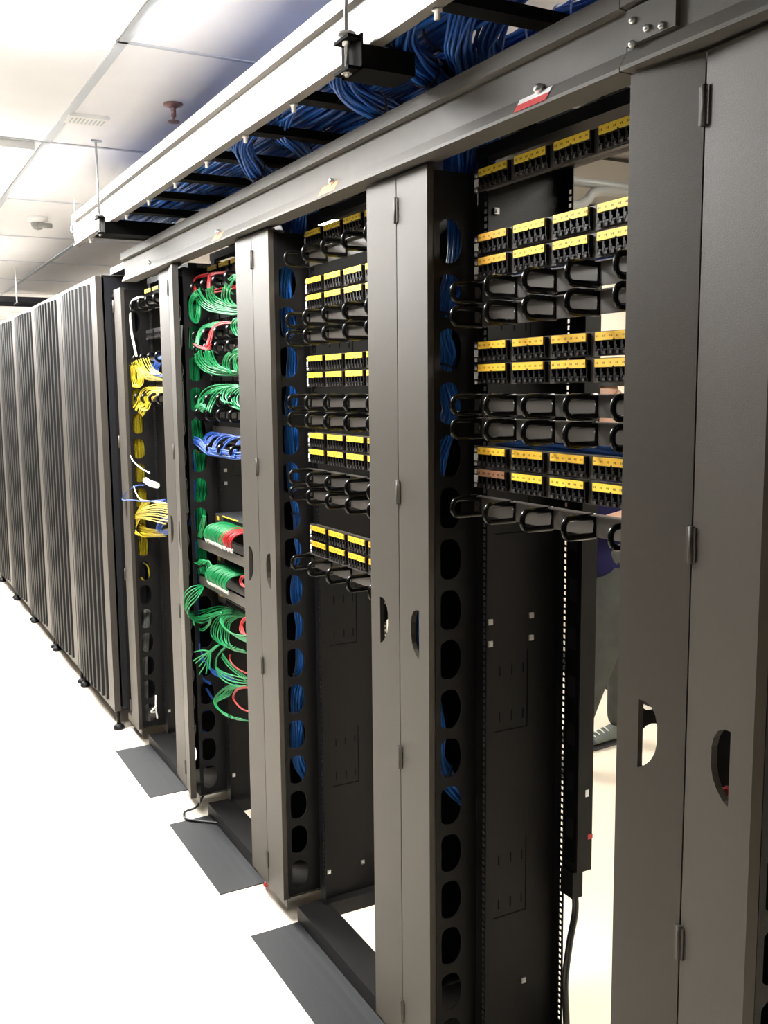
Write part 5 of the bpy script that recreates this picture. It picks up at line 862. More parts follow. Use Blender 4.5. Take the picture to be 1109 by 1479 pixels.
    (M_RED, 'red cords looping behind the lower door', 'red cord looping inside the lowest green curl, rightmost', [(1.129,3.073,0.645),(1.127,3.165,0.617),(1.124,3.212,0.591),(1.12,3.22,0.565),(1.116,3.168,0.558),(1.112,3.104,0.561),(1.111,3.027,0.575)], 0.0026, (0, 0)),
    (M_BLUE2, 'blue cords behind the green curls', 'blue cord sagging behind the lower green curls, uppermost', [(1.118,3.523,0.63),(1.128,3.502,0.605),(1.135,3.442,0.605),(1.142,3.351,0.617),(1.149,3.276,0.621)], 0.0028, (0, 0)),
    (M_BLUE2, 'blue cords behind the green curls', 'blue cord sagging behind the lower green curls, second strand from the top', [(1.12,3.519,0.627),(1.128,3.496,0.603),(1.133,3.437,0.599),(1.144,3.346,0.614),(1.148,3.269,0.617)], 0.0028, (0, 0)),
    (M_BLUE2, 'blue cords behind the green curls', 'blue cord sagging behind the lower green curls, third strand from the top', [(1.118,3.513,0.621),(1.126,3.49,0.6),(1.136,3.432,0.598),(1.144,3.344,0.611),(1.151,3.267,0.612)], 0.0028, (0, 0)),
    (M_BLUE2, 'blue cords behind the green curls', 'blue cord sagging behind the lower green curls, fourth strand from the top', [(1.121,3.508,0.621),(1.13,3.486,0.599),(1.136,3.426,0.593),(1.142,3.336,0.611),(1.152,3.263,0.609)], 0.0028, (0, 0)),
    (M_BLUE2, 'blue cords behind the green curls', 'blue cord sagging behind the lower green curls, lowest', [(1.122,3.507,0.615),(1.128,3.478,0.593),(1.135,3.423,0.592),(1.141,3.333,0.607),(1.148,3.256,0.606)], 0.0028, (0, 0)),
    (M_BLUE2, 'blue cords behind the green curls', 'short blue cord hanging at the loose green ends, leftmost', [(1.099,3.588,0.685),(1.104,3.591,0.663),(1.108,3.574,0.642),(1.111,3.547,0.626)], 0.0028, (0, 0)),
    (M_BLUE2, 'blue cords behind the green curls', 'short blue cord hanging at the loose green ends, second strand from the left', [(1.098,3.572,0.689),(1.104,3.575,0.664),(1.107,3.56,0.648),(1.111,3.532,0.629)], 0.0028, (0, 0)),
    (M_BLUE2, 'blue cords behind the green curls', 'short blue cord hanging at the loose green ends, third strand from the left', [(1.101,3.557,0.691),(1.104,3.563,0.67),(1.108,3.547,0.649),(1.109,3.517,0.634)], 0.0028, (0, 0)),
    (M_BLUE2, 'blue cords behind the green curls', 'short blue cord hanging at the loose green ends, rightmost', [(1.1,3.542,0.696),(1.102,3.546,0.674),(1.109,3.534,0.654),(1.109,3.501,0.633)], 0.0028, (0, 0)),
    (M_BLUE2, 'blue cords behind the green curls', 'short blue cord low behind the loose green ends, uppermost', [(1.108,3.585,0.575),(1.115,3.542,0.554),(1.118,3.497,0.555)], 0.0026, (0, 0)),
    (M_BLUE2, 'blue cords behind the green curls', 'short blue cord low behind the loose green ends, second strand from the top', [(1.109,3.576,0.569),(1.116,3.533,0.552),(1.121,3.49,0.554)], 0.0026, (0, 0)),
    (M_BLUE2, 'blue cords behind the green curls', 'short blue cord low behind the loose green ends, lowest', [(1.109,3.57,0.566),(1.114,3.527,0.549),(1.121,3.482,0.548)], 0.0026, (0, 0)),
    (M_BLUE2, 'blue cords behind the green curls', 'short blue cord seen in a manager hole, upper, leftmost', [(1.13,3.577,0.503),(1.135,3.551,0.488),(1.141,3.536,0.471)], 0.0026, (0, 0)),
    (M_BLUE2, 'blue cords behind the green curls', 'short blue cord seen in a manager hole, upper, rightmost', [(1.129,3.561,0.511),(1.135,3.535,0.493),(1.141,3.518,0.476)], 0.0026, (0, 0)),
    (M_BLUE2, 'blue cords behind the green curls', 'short blue cord in a manager hole, middle, uppermost', [(1.119,3.632,0.421),(1.13,3.613,0.414),(1.141,3.572,0.421)], 0.0024, (0, 0)),
    (M_BLUE2, 'blue cords behind the green curls', 'short blue cord in a manager hole, middle, lowest', [(1.12,3.634,0.412),(1.128,3.612,0.405),(1.139,3.574,0.415)], 0.0024, (0, 0)),
    (M_BLUE2, 'blue cords behind the green curls', 'short blue cord in a manager hole, lowest', [(1.12,3.645,0.326),(1.131,3.623,0.317),(1.139,3.576,0.318)], 0.0024, (0, 0)),
    (M_YC, 'yellow cords in the upper swoop', 'yellow cord swooping right at the upper rings, outer, leftmost', [(1.101,4.403,1.791),(1.109,4.403,1.76),(1.117,4.366,1.733),(1.126,4.269,1.716),(1.13,4.165,1.71),(1.138,4.02,1.707)], 0.0027, (0, 0)),
    (M_YC, 'yellow cords in the upper swoop', 'yellow cord swooping right at the upper rings, outer, second strand from the left', [(1.101,4.37,1.793),(1.107,4.37,1.765),(1.117,4.332,1.734),(1.122,4.239,1.719),(1.134,4.134,1.713),(1.138,3.993,1.708)], 0.0027, (0, 0)),
    (M_YC, 'yellow cords in the upper swoop', 'yellow cord swooping right at the upper rings, outer, third strand from the left', [(1.1,4.337,1.797),(1.109,4.338,1.767),(1.115,4.301,1.739),(1.122,4.206,1.723),(1.132,4.106,1.718),(1.142,3.967,1.713)], 0.0027, (0, 0)),
    (M_YC, 'yellow cords in the upper swoop', 'yellow cord swooping right at the upper rings, outer, fourth strand from the left', [(1.099,4.308,1.799),(1.108,4.305,1.767),(1.116,4.269,1.742),(1.126,4.177,1.725),(1.132,4.077,1.721),(1.14,3.942,1.714)], 0.0027, (0, 0)),
    (M_YC, 'yellow cords in the upper swoop', 'yellow cord swooping right at the upper rings, outer, fifth strand from the left', [(1.101,4.275,1.8),(1.107,4.277,1.772),(1.116,4.241,1.745),(1.125,4.148,1.729),(1.133,4.05,1.724),(1.141,3.914,1.72)], 0.0027, (0, 0)),
    (M_YC, 'yellow cords in the upper swoop', 'yellow cord swooping right at the upper rings, outer, rightmost', [(1.101,4.243,1.805),(1.108,4.243,1.776),(1.115,4.21,1.745),(1.124,4.12,1.731),(1.134,4.024,1.727),(1.14,3.891,1.72)], 0.0027, (0, 0)),
    (M_YC, 'yellow cords in the upper swoop', 'yellow cord swooping right at the upper rings, inner, leftmost', [(1.089,4.276,1.798),(1.1,4.249,1.761),(1.108,4.212,1.737),(1.121,4.117,1.718),(1.131,3.986,1.701)], 0.0027, (0, 0)),
    (M_YC, 'yellow cords in the upper swoop', 'yellow cord swooping right at the upper rings, inner, second strand from the left', [(1.09,4.237,1.8),(1.102,4.212,1.763),(1.11,4.177,1.741),(1.118,4.083,1.721),(1.13,3.954,1.701)], 0.0027, (0, 0)),
    (M_YC, 'yellow cords in the upper swoop', 'yellow cord swooping right at the upper rings, inner, third strand from the left', [(1.088,4.199,1.802),(1.1,4.176,1.764),(1.111,4.141,1.738),(1.121,4.047,1.721),(1.131,3.922,1.701)], 0.0027, (0, 0)),
    (M_YC, 'yellow cords in the upper swoop', 'yellow cord swooping right at the upper rings, inner, fourth strand from the left', [(1.091,4.165,1.803),(1.1,4.139,1.766),(1.11,4.102,1.74),(1.122,4.016,1.72),(1.131,3.891,1.702)], 0.0027, (0, 0)),
    (M_YC, 'yellow cords in the upper swoop', 'yellow cord swooping right at the upper rings, inner, fifth strand from the left', [(1.092,4.127,1.801),(1.101,4.105,1.765),(1.11,4.07,1.744),(1.122,3.983,1.724),(1.13,3.858,1.707)], 0.0027, (0, 0)),
    (M_YC, 'yellow cords in the upper swoop', 'yellow cord swooping right at the upper rings, inner, rightmost', [(1.092,4.091,1.803),(1.099,4.067,1.767),(1.112,4.035,1.744),(1.121,3.949,1.724),(1.132,3.826,1.706)], 0.0027, (0, 0)),
    (M_YC, 'yellow cords hanging by the manager', 'yellow cord drooping in a slack loop by the manager, leftmost', [(1.098,4.43,1.781),(1.104,4.477,1.743),(1.107,4.469,1.702),(1.112,4.435,1.684),(1.112,4.373,1.703),(1.119,4.377,1.739),(1.12,4.411,1.779)], 0.0027, (0, 0)),
    (M_YC, 'yellow cords hanging by the manager', 'yellow cord drooping in a slack loop by the manager, second strand from the left', [(1.1,4.409,1.777),(1.102,4.451,1.741),(1.105,4.447,1.701),(1.11,4.413,1.682),(1.112,4.351,1.701),(1.118,4.359,1.74),(1.121,4.39,1.776)], 0.0027, (0, 0)),
    (M_YC, 'yellow cords hanging by the manager', 'yellow cord drooping in a slack loop by the manager, third strand from the left', [(1.098,4.385,1.778),(1.103,4.43,1.741),(1.107,4.427,1.698),(1.111,4.39,1.682),(1.112,4.33,1.701),(1.118,4.336,1.741),(1.12,4.367,1.776)], 0.0027, (0, 0)),
    (M_YC, 'yellow cords hanging by the manager', 'yellow cord drooping in a slack loop by the manager, fourth strand from the left', [(1.099,4.365,1.774),(1.102,4.407,1.741),(1.109,4.403,1.701),(1.109,4.372,1.682),(1.112,4.305,1.701),(1.117,4.314,1.739),(1.119,4.344,1.774)], 0.0027, (0, 0)),
    (M_YC, 'yellow cords hanging by the manager', 'yellow cord drooping in a slack loop by the manager, fifth strand from the left', [(1.099,4.342,1.774),(1.102,4.384,1.74),(1.105,4.382,1.698),(1.109,4.346,1.681),(1.111,4.287,1.701),(1.118,4.292,1.738),(1.119,4.324,1.776)], 0.0027, (0, 0)),
    (M_YC, 'yellow cords hanging by the manager', 'yellow cord drooping in a slack loop by the manager, rightmost', [(1.1,4.319,1.772),(1.103,4.364,1.739),(1.107,4.359,1.697),(1.11,4.326,1.681),(1.112,4.264,1.7),(1.116,4.27,1.736),(1.121,4.302,1.772)], 0.0027, (0, 0)),
    (M_YC, 'yellow cords arching in the second row', 'yellow cord arching from the door into the manager, leftmost', [(1.149,4.04,1.676),(1.14,4.197,1.679),(1.129,4.322,1.675),(1.121,4.369,1.648),(1.11,4.387,1.609),(1.098,4.4,1.589)], 0.0027, (0, 0)),
    (M_YC, 'yellow cords arching in the second row', 'yellow cord arching from the door into the manager, second strand from the left', [(1.15,4.019,1.671),(1.142,4.172,1.676),(1.129,4.295,1.67),(1.12,4.347,1.644),(1.111,4.359,1.604),(1.1,4.373,1.58)], 0.0027, (0, 0)),
    (M_YC, 'yellow cords arching in the second row', 'yellow cord arching from the door into the manager, third strand from the left', [(1.149,3.995,1.664),(1.138,4.149,1.671),(1.131,4.272,1.665),(1.122,4.318,1.634),(1.109,4.335,1.602),(1.098,4.349,1.576)], 0.0027, (0, 0)),
    (M_YC, 'yellow cords arching in the second row', 'yellow cord arching from the door into the manager, fourth strand from the left', [(1.149,3.976,1.661),(1.138,4.128,1.663),(1.131,4.246,1.658),(1.118,4.293,1.63),(1.109,4.309,1.593),(1.102,4.322,1.569)], 0.0027, (0, 0)),
    (M_YC, 'yellow cords arching in the second row', 'yellow cord arching from the door into the manager, fifth strand from the left', [(1.149,3.956,1.653),(1.142,4.103,1.659),(1.13,4.223,1.65),(1.121,4.269,1.625),(1.111,4.286,1.59),(1.101,4.296,1.565)], 0.0027, (0, 0)),
    (M_YC, 'yellow cords arching in the second row', 'yellow cord arching from the door into the manager, sixth strand from the left', [(1.148,3.933,1.65),(1.139,4.08,1.652),(1.129,4.2,1.646),(1.122,4.245,1.619),(1.112,4.26,1.581),(1.102,4.272,1.56)], 0.0027, (0, 0)),
    (M_YC, 'yellow cords arching in the second row', 'yellow cord arching from the door into the manager, rightmost', [(1.15,3.912,1.641),(1.138,4.061,1.645),(1.131,4.175,1.64),(1.12,4.22,1.612),(1.111,4.234,1.579),(1.098,4.247,1.553)], 0.0027, (0, 0)),
    (M_YC, 'yellow cords arching in the second row', 'yellow cord arching shorter, over the lower rings, leftmost', [(1.151,4.04,1.669),(1.141,4.177,1.667),(1.129,4.255,1.652),(1.119,4.281,1.626),(1.111,4.289,1.602),(1.098,4.338,1.597)], 0.0027, (0, 0)),
    (M_YC, 'yellow cords arching in the second row', 'yellow cord arching shorter, over the lower rings, second strand from the left', [(1.151,4.02,1.668),(1.138,4.153,1.662),(1.131,4.23,1.65),(1.122,4.256,1.623),(1.11,4.267,1.599),(1.099,4.311,1.594)], 0.0027, (0, 0)),
    (M_YC, 'yellow cords arching in the second row', 'yellow cord arching shorter, over the lower rings, third strand from the left', [(1.152,3.999,1.662),(1.139,4.132,1.658),(1.13,4.206,1.646),(1.119,4.229,1.619),(1.111,4.243,1.592),(1.099,4.287,1.588)], 0.0027, (0, 0)),
    (M_YC, 'yellow cords arching in the second row', 'yellow cord arching shorter, over the lower rings, fourth strand from the left', [(1.152,3.975,1.655),(1.14,4.106,1.656),(1.131,4.183,1.638),(1.12,4.204,1.615),(1.109,4.217,1.59),(1.099,4.261,1.581)], 0.0027, (0, 0)),
    (M_YC, 'yellow cords arching in the second row', 'yellow cord arching shorter, over the lower rings, rightmost', [(1.148,3.953,1.651),(1.14,4.085,1.652),(1.129,4.158,1.636),(1.119,4.18,1.608),(1.111,4.191,1.586),(1.099,4.235,1.578)], 0.0027, (0, 0)),
    (M_YC, 'yellow cords in the low horizontal loop', 'yellow cord in the low horizontal loop, lowest', [(1.128,4.053,1.047),(1.126,4.236,1.022),(1.117,4.428,0.999),(1.111,4.554,1.007),(1.105,4.604,1.025),(1.099,4.534,1.06),(1.093,4.369,1.091),(1.085,4.125,1.111),(1.078,3.869,1.124)], 0.003, (0, 0)),
    (M_YC, 'yellow cords in the low horizontal loop', 'yellow cord in the low horizontal loop, eighth strand from the top', [(1.129,4.042,1.056),(1.127,4.223,1.028),(1.118,4.416,1.007),(1.112,4.544,1.012),(1.107,4.593,1.031),(1.101,4.523,1.065),(1.09,4.341,1.097),(1.084,4.098,1.122),(1.079,3.84,1.14)], 0.003, (0, 0)),
    (M_YC, 'yellow cords in the low horizontal loop', 'yellow cord in the low horizontal loop, seventh strand from the top', [(1.127,4.029,1.062),(1.123,4.21,1.03),(1.115,4.398,1.016),(1.108,4.527,1.016),(1.106,4.576,1.04),(1.097,4.506,1.076),(1.092,4.325,1.106),(1.088,4.072,1.138),(1.081,3.815,1.151)], 0.003, (0, 0)),
    (M_YC, 'yellow cords in the low horizontal loop', 'yellow cord in the low horizontal loop, sixth strand from the top', [(1.128,4.02,1.065),(1.122,4.194,1.038),(1.116,4.389,1.019),(1.109,4.514,1.022),(1.104,4.564,1.047),(1.098,4.495,1.077),(1.094,4.302,1.116),(1.085,4.045,1.148),(1.08,3.789,1.162)], 0.003, (0, 0)),
    (M_YC, 'yellow cords in the low horizontal loop', 'yellow cord in the low horizontal loop, fifth strand from the top', [(1.129,4.005,1.07),(1.126,4.182,1.041),(1.12,4.371,1.028),(1.11,4.496,1.031),(1.107,4.547,1.049),(1.097,4.474,1.086),(1.093,4.278,1.127),(1.088,4.02,1.16),(1.083,3.762,1.176)], 0.003, (0, 0)),
    (M_YC, 'yellow cords in the low horizontal loop', 'yellow cord in the low horizontal loop, fourth strand from the top', [(1.131,3.996,1.076),(1.123,4.171,1.05),(1.12,4.361,1.033),(1.113,4.482,1.033),(1.108,4.529,1.057),(1.097,4.463,1.093),(1.089,4.258,1.135),(1.087,3.995,1.171),(1.077,3.737,1.185)], 0.003, (0, 0)),
    (M_YC, 'yellow cords in the low horizontal loop', 'yellow cord in the low horizontal loop, third strand from the top', [(1.128,3.987,1.08),(1.123,4.157,1.054),(1.12,4.344,1.037),(1.11,4.466,1.041),(1.106,4.519,1.066),(1.1,4.452,1.098),(1.093,4.239,1.147),(1.088,3.966,1.181),(1.082,3.71,1.195)], 0.003, (0, 0)),
    (M_YC, 'yellow cords in the low horizontal loop', 'yellow cord in the low horizontal loop, second strand from the top', [(1.132,3.973,1.086),(1.123,4.148,1.061),(1.115,4.332,1.045),(1.11,4.458,1.047),(1.105,4.501,1.071),(1.099,4.436,1.104),(1.091,4.218,1.151),(1.089,3.943,1.191),(1.08,3.687,1.208)], 0.003, (0, 0)),
    (M_YC, 'yellow cords in the low horizontal loop', 'yellow cord in the low horizontal loop, uppermost', [(1.133,3.962,1.091),(1.121,4.131,1.065),(1.118,4.322,1.049),(1.113,4.441,1.057),(1.104,4.486,1.077),(1.1,4.418,1.107),(1.092,4.197,1.163),(1.086,3.916,1.203),(1.079,3.661,1.22)], 0.003, (0, 0)),
    (M_YC, 'yellow cords in the low horizontal loop', 'yellow cord slanting down into the low loop, leftmost', [(1.108,4.335,1.175),(1.105,4.375,1.143),(1.102,4.441,1.105),(1.098,4.519,1.061),(1.092,4.536,1.027),(1.092,4.418,1.013)], 0.0032, (0, 0)),
    (M_YC, 'yellow cords in the low horizontal loop', 'yellow cord slanting down into the low loop, second strand from the left', [(1.109,4.321,1.177),(1.105,4.355,1.142),(1.1,4.423,1.103),(1.099,4.503,1.062),(1.094,4.518,1.028),(1.09,4.404,1.013)], 0.0032, (0, 0)),
    (M_YC, 'yellow cords in the low horizontal loop', 'yellow cord slanting down into the low loop, third strand from the left', [(1.11,4.3,1.177),(1.108,4.34,1.143),(1.101,4.404,1.104),(1.1,4.483,1.061),(1.094,4.499,1.029),(1.09,4.384,1.015)], 0.0032, (0, 0)),
    (M_YC, 'yellow cords in the low horizontal loop', 'yellow cord slanting down into the low loop, fourth strand from the left', [(1.109,4.285,1.175),(1.104,4.323,1.143),(1.102,4.387,1.102),(1.097,4.467,1.065),(1.093,4.483,1.031),(1.09,4.369,1.013)], 0.0032, (0, 0)),
    (M_YC, 'yellow cords in the low horizontal loop', 'yellow cord slanting down into the low loop, fifth strand from the left', [(1.111,4.268,1.175),(1.104,4.305,1.142),(1.101,4.37,1.104),(1.097,4.45,1.062),(1.096,4.465,1.029),(1.092,4.352,1.017)], 0.0032, (0, 0)),
    (M_YC, 'yellow cords in the low horizontal loop', 'yellow cord slanting down into the low loop, sixth strand from the left', [(1.109,4.254,1.175),(1.106,4.291,1.142),(1.101,4.354,1.102),(1.098,4.429,1.063),(1.094,4.446,1.03),(1.09,4.333,1.017)], 0.0032, (0, 0)),
    (M_YC, 'yellow cords in the low horizontal loop', 'yellow cord slanting down into the low loop, rightmost', [(1.11,4.237,1.175),(1.107,4.274,1.14),(1.1,4.337,1.103),(1.099,4.413,1.063),(1.093,4.428,1.027),(1.091,4.318,1.015)], 0.0032, (0, 0)),
    (M_BLUE2, 'blue coil by the door', 'blue cord coiled beside the low yellow loop, leftmost', [(1.131,4.003,1.133),(1.127,4.096,1.115),(1.123,4.161,1.086),(1.12,4.164,1.063),(1.115,4.08,1.065),(1.11,3.937,1.093)], 0.003, (0, 0)),
    (M_BLUE2, 'blue coil by the door', 'blue cord coiled beside the low yellow loop, second strand from the left', [(1.131,3.986,1.133),(1.124,4.077,1.115),(1.121,4.141,1.087),(1.117,4.142,1.063),(1.116,4.062,1.064),(1.111,3.921,1.095)], 0.003, (0, 0)),
    (M_BLUE2, 'blue coil by the door', 'blue cord coiled beside the low yellow loop, third strand from the left', [(1.129,3.967,1.13),(1.126,4.059,1.118),(1.121,4.125,1.088),(1.116,4.125,1.064),(1.113,4.043,1.065),(1.112,3.904,1.093)], 0.003, (0, 0)),
    (M_BLUE2, 'blue coil by the door', 'blue cord coiled beside the low yellow loop, fourth strand from the left', [(1.13,3.946,1.13),(1.125,4.042,1.118),(1.121,4.104,1.089),(1.118,4.105,1.062),(1.113,4.024,1.067),(1.111,3.885,1.093)], 0.003, (0, 0)),
    (M_BLUE2, 'blue coil by the door', 'blue cord coiled beside the low yellow loop, fifth strand from the left', [(1.131,3.932,1.133),(1.128,4.023,1.116),(1.123,4.085,1.089),(1.117,4.085,1.065),(1.112,4.006,1.067),(1.11,3.869,1.096)], 0.003, (0, 0)),
    (M_BLUE2, 'blue coil by the door', 'blue cord coiled beside the low yellow loop, rightmost', [(1.129,3.913,1.131),(1.127,4.004,1.117),(1.12,4.068,1.088),(1.119,4.067,1.065),(1.112,3.989,1.064),(1.109,3.849,1.095)], 0.003, (0, 0)),
    (M_BLUE2, 'blue coil by the door', 'blue cord dropping into the blue coil, leftmost', [(1.12,4.0,1.203),(1.122,4.076,1.165),(1.119,4.094,1.135),(1.119,4.074,1.121)], 0.0026, (0, 0)),
    (M_BLUE2, 'blue coil by the door', 'blue cord dropping into the blue coil, rightmost', [(1.119,3.984,1.205),(1.118,4.065,1.166),(1.12,4.081,1.137),(1.121,4.061,1.122)], 0.0026, (0, 0)),
    (M_BLUE2, 'blue loops upper', 'blue cord bunched beside the upper yellow cords, leftmost', [(1.138,4.028,1.808),(1.134,4.114,1.799),(1.127,4.171,1.777),(1.122,4.176,1.75),(1.114,4.11,1.733),(1.111,3.975,1.731)], 0.003, (0, 0)),
    (M_BLUE2, 'blue loops upper', 'blue cord bunched beside the upper yellow cords, second strand from the left', [(1.14,4.009,1.804),(1.134,4.092,1.799),(1.129,4.149,1.778),(1.121,4.152,1.749),(1.116,4.09,1.731),(1.112,3.954,1.728)], 0.003, (0, 0)),
    (M_BLUE2, 'blue loops upper', 'blue cord bunched beside the upper yellow cords, third strand from the left', [(1.138,3.989,1.804),(1.135,4.072,1.798),(1.129,4.126,1.775),(1.122,4.132,1.748),(1.117,4.07,1.729),(1.11,3.932,1.729)], 0.003, (0, 0)),
    (M_BLUE2, 'blue loops upper', 'blue cord bunched beside the upper yellow cords, fourth strand from the left', [(1.14,3.97,1.801),(1.132,4.049,1.796),(1.126,4.108,1.773),(1.121,4.11,1.748),(1.116,4.048,1.729),(1.11,3.913,1.727)], 0.003, (0, 0)),
    (M_BLUE2, 'blue loops upper', 'blue cord bunched beside the upper yellow cords, fifth strand from the left', [(1.14,3.947,1.797),(1.134,4.029,1.792),(1.127,4.084,1.774),(1.122,4.088,1.746),(1.116,4.025,1.728),(1.11,3.895,1.726)], 0.003, (0, 0)),
    (M_BLUE2, 'blue loops upper', 'blue cord bunched beside the upper yellow cords, sixth strand from the left', [(1.139,3.93,1.795),(1.133,4.008,1.79),(1.127,4.066,1.769),(1.122,4.066,1.743),(1.114,4.005,1.725),(1.111,3.875,1.723)], 0.003, (0, 0)),
    (M_BLUE2, 'blue loops upper', 'blue cord bunched beside the upper yellow cords, rightmost', [(1.14,3.909,1.798),(1.132,3.99,1.79),(1.128,4.044,1.769),(1.122,4.047,1.743),(1.115,3.984,1.723),(1.111,3.855,1.721)], 0.003, (0, 0)),
    (M_BLUE2, 'blue cord sticking out', 'blue cord looping out over the manager door', [(1.1,4.271,1.25),(1.088,4.368,1.239),(1.073,4.473,1.205),(1.059,4.519,1.164),(1.047,4.291,1.185),(1.031,4.002,1.208),(1.018,3.641,1.25)], 0.0026, (0, 0)),
    (M_WC, '', 'white patch cord dangling through the yellow cords', [(1.09,4.418,1.234),(1.094,4.396,1.202),(1.1,4.333,1.178),(1.107,4.165,1.187),(1.109,3.966,1.199)], 0.003, (0, 0)),
    (M_WC, '', 'short white cord with a plug at its free end', [(1.081,4.421,1.373),(1.078,4.348,1.349),(1.082,4.233,1.327),(1.081,4.118,1.318)], 0.003, (0, 1)),
    (M_WC, '', 'thick white cable arching from the top yellow-labelled panel', [(1.125,4.252,2.068),(1.121,4.319,2.07),(1.118,4.39,2.067),(1.114,4.429,2.046),(1.111,4.435,2.004),(1.107,4.408,1.932),(1.104,4.365,1.878),(1.1,4.313,1.818)], 0.0055, (0, 0)),
]

for (m_, g_, l_, p_, r_, pl_) in CORDS:
    cord(p_, m_, l_, g_ or None, r_, bool(pl_[0]), bool(pl_[1]))
o = cord([(1.115, 4.30, 1.268), (1.11, 4.20, 1.262), (1.11, 4.10, 1.262)], M_WC, 'broad white wrapped cable end beside the yellow cords', None, .014, name='white_cable', cat='cable')
BP_M2 = [(1.168, 1.83, 2.159), (1.18, 1.83, 2.008), (1.167, 1.83, 1.897), (1.144, 1.83, 1.829), (1.137, 1.83, 1.784), (1.149, 1.83, 1.732), (1.142, 1.83, 1.687), (1.162, 1.83, 1.618), (1.154, 1.83, 1.58), (1.125, 1.83, 1.512), (1.118, 1.83, 1.466), (1.118, 1.83, 1.391), (1.118, 1.83, 1.3), (1.118, 1.83, 1.175), (1.118, 1.83, 1.047), (1.118, 1.83, 0.917), (1.118, 1.83, 0.836), (1.138, 1.83, 0.781), (1.191, 1.83, 0.711), (1.254, 1.83, 0.654)]
BP_M3 = [(1.194, 2.71, 2.176), (1.183, 2.71, 2.096), (1.146, 2.71, 2.014), (1.142, 2.71, 1.934), (1.151, 2.71, 1.853), (1.165, 2.71, 1.772), (1.16, 2.71, 1.669), (1.154, 2.71, 1.607), (1.152, 2.71, 1.524), (1.154, 2.71, 1.419), (1.169, 2.71, 1.291), (1.179, 2.71, 1.183), (1.17, 2.71, 1.119), (1.159, 2.71, 1.055), (1.171, 2.71, 0.944), (1.171, 2.71, 0.834), (1.152, 2.71, 0.725), (1.149, 2.71, 0.613), (1.148, 2.71, 0.535), (1.165, 2.71, 0.47), (1.198, 2.71, 0.422)]
BP_M4 = [(1.079, 3.568, 1.904), (1.069, 3.568, 1.777), (1.074, 3.568, 1.623), (1.066, 3.568, 1.468), (1.068, 3.568, 1.311), (1.075, 3.568, 1.205)]
BP_M4g = [(1.154, 3.62, 1.986), (1.144, 3.62, 1.779), (1.138, 3.62, 1.596), (1.147, 3.62, 1.463), (1.156, 3.62, 1.329), (1.149, 3.62, 1.222), (1.148, 3.62, 1.113), (1.143, 3.62, 1.032), (1.147, 3.62, 0.922)]
BP_M4b = [(1.145, 3.64, 1.463), (1.146, 3.64, 1.355), (1.139, 3.64, 1.234), (1.118, 3.64, 1.141)], [(1.118, 3.62, 1.225), (1.118, 3.62, 1.091), (1.118, 3.62, 0.928), (1.118, 3.62, 0.764), (1.118, 3.62, 0.597)]
BP_M5 = [(1.13, 4.475, 1.774), (1.129, 4.475, 1.68), (1.135, 4.475, 1.585), (1.134, 4.475, 1.426), (1.137, 4.475, 1.266), (1.131, 4.475, 1.104), (1.133, 4.475, 0.941), (1.128, 4.475, 0.876)]
BP_M5g = [(1.15, 4.5, 0.636), (1.13, 4.5, 0.471), (1.118, 4.5, 0.303), (1.118, 4.5, 0.166), (1.124, 4.5, 0.079)]

BP_M2 = [((1.128, 1.925, z) if .98 < z < 1.40 else (x, y, z)) for x, y, z in BP_M2]
bundle('cable_bundle', BP_M2, 26, .021, .0034, M_BLUER, 'blue cable bundle winding down inside the second manager from the camera', 'cables in the managers', ties=(.17, .29, .43, .90), cat='cable bundle')
bundle('cable_bundle', BP_M3, 26, .021, .0034, M_BLUER, 'blue cable bundle winding down inside the manager left of the second rack', 'cables in the managers', ties=(.22, .5, .62, .78, .9))
bundle('cable_bundle', BP_M4, 8, .009, .0034, M_GC, 'grey cable bundle hanging just behind the half-open manager door', None, ties=(.3, .7))
bundle('cable_bundle', BP_M4g, 22, .020, .0032, M_GREEN, 'green cord bundle running down inside the manager of the green-cord rack', None)
bundle('cable_bundle', BP_M4b[0], 10, .012, .0032, M_BLUE, 'short blue cord bundle beside the green one in the manager', None)
bundle('cable_bundle', BP_M4b[1], 8, .010, .003, M_BLUE, 'thin blue cable bundle low behind the half-open manager door', None)
bundle('cable_bundle', BP_M5, 22, .022, .0038, M_YC, 'yellow cord bundle running down inside the farthest manager', None, ties=(.15, .6, .93))
bundle('cable_bundle', BP_M5g, 14, .018, .0034, M_GC, 'grey cable bundle low inside the farthest manager', None, ties=(.5,))
bundle('cable_bundle', [(1.115, 4.50, 1.80), (1.112, 4.50, 1.62), (1.114, 4.5, 1.45), (1.112, 4.5, 1.35)], 6, .008, .003, M_BLUE, 'thin blue cable bundle left of the yellow bundle in the farthest manager', None)
cord([(1.13, 4.46, .87), (1.15, 4.46, .85), (1.155, 4.46, .80), (1.14, 4.46, .775), (1.115, 4.46, .80)], M_YC, 'single yellow cord loop hanging in a lower hole of the farthest manager', None, .004)
cord([(1.15, 4.41, .24), (1.145, 4.40, .18), (1.15, 4.40, .13), (1.146, 4.40, .16), (1.12, 4.39, .17), (1.146, 4.40, .19)], M_WC, 'white cable knotted near the floor in the farthest manager', None, .004, name='cable', cat='cable')
cord([(1.12, 3.60, .075), (1.085, 3.60, .02), (1.035, 3.60, .008), (1.02, 3.54, .008), (1.05, 3.50, .008), (1.12, 3.44, .008), (1.15, 3.43, .01)], M_BC, 'black cable looped on the floor under the green-cord manager', None, .005, name='floor_cable', cat='cable')
cord([(1.12, 2.925, .02), (1.10, 2.90, .012), (1.118, 2.885, .03)], M_RED, 'red cable end poking out at the floor by the third manager', None, .007, name='floor_cable', cat='cable')
bundle('cable_bundle', [(1.14, 1.0, 1.05), (1.135, 1.0, .98), (1.12, .99, .93), (1.10, .965, .86), (1.13, .98, .80)], 6, .010, .004, M_RED, 'red cable bundle in the manager at the right edge', None)
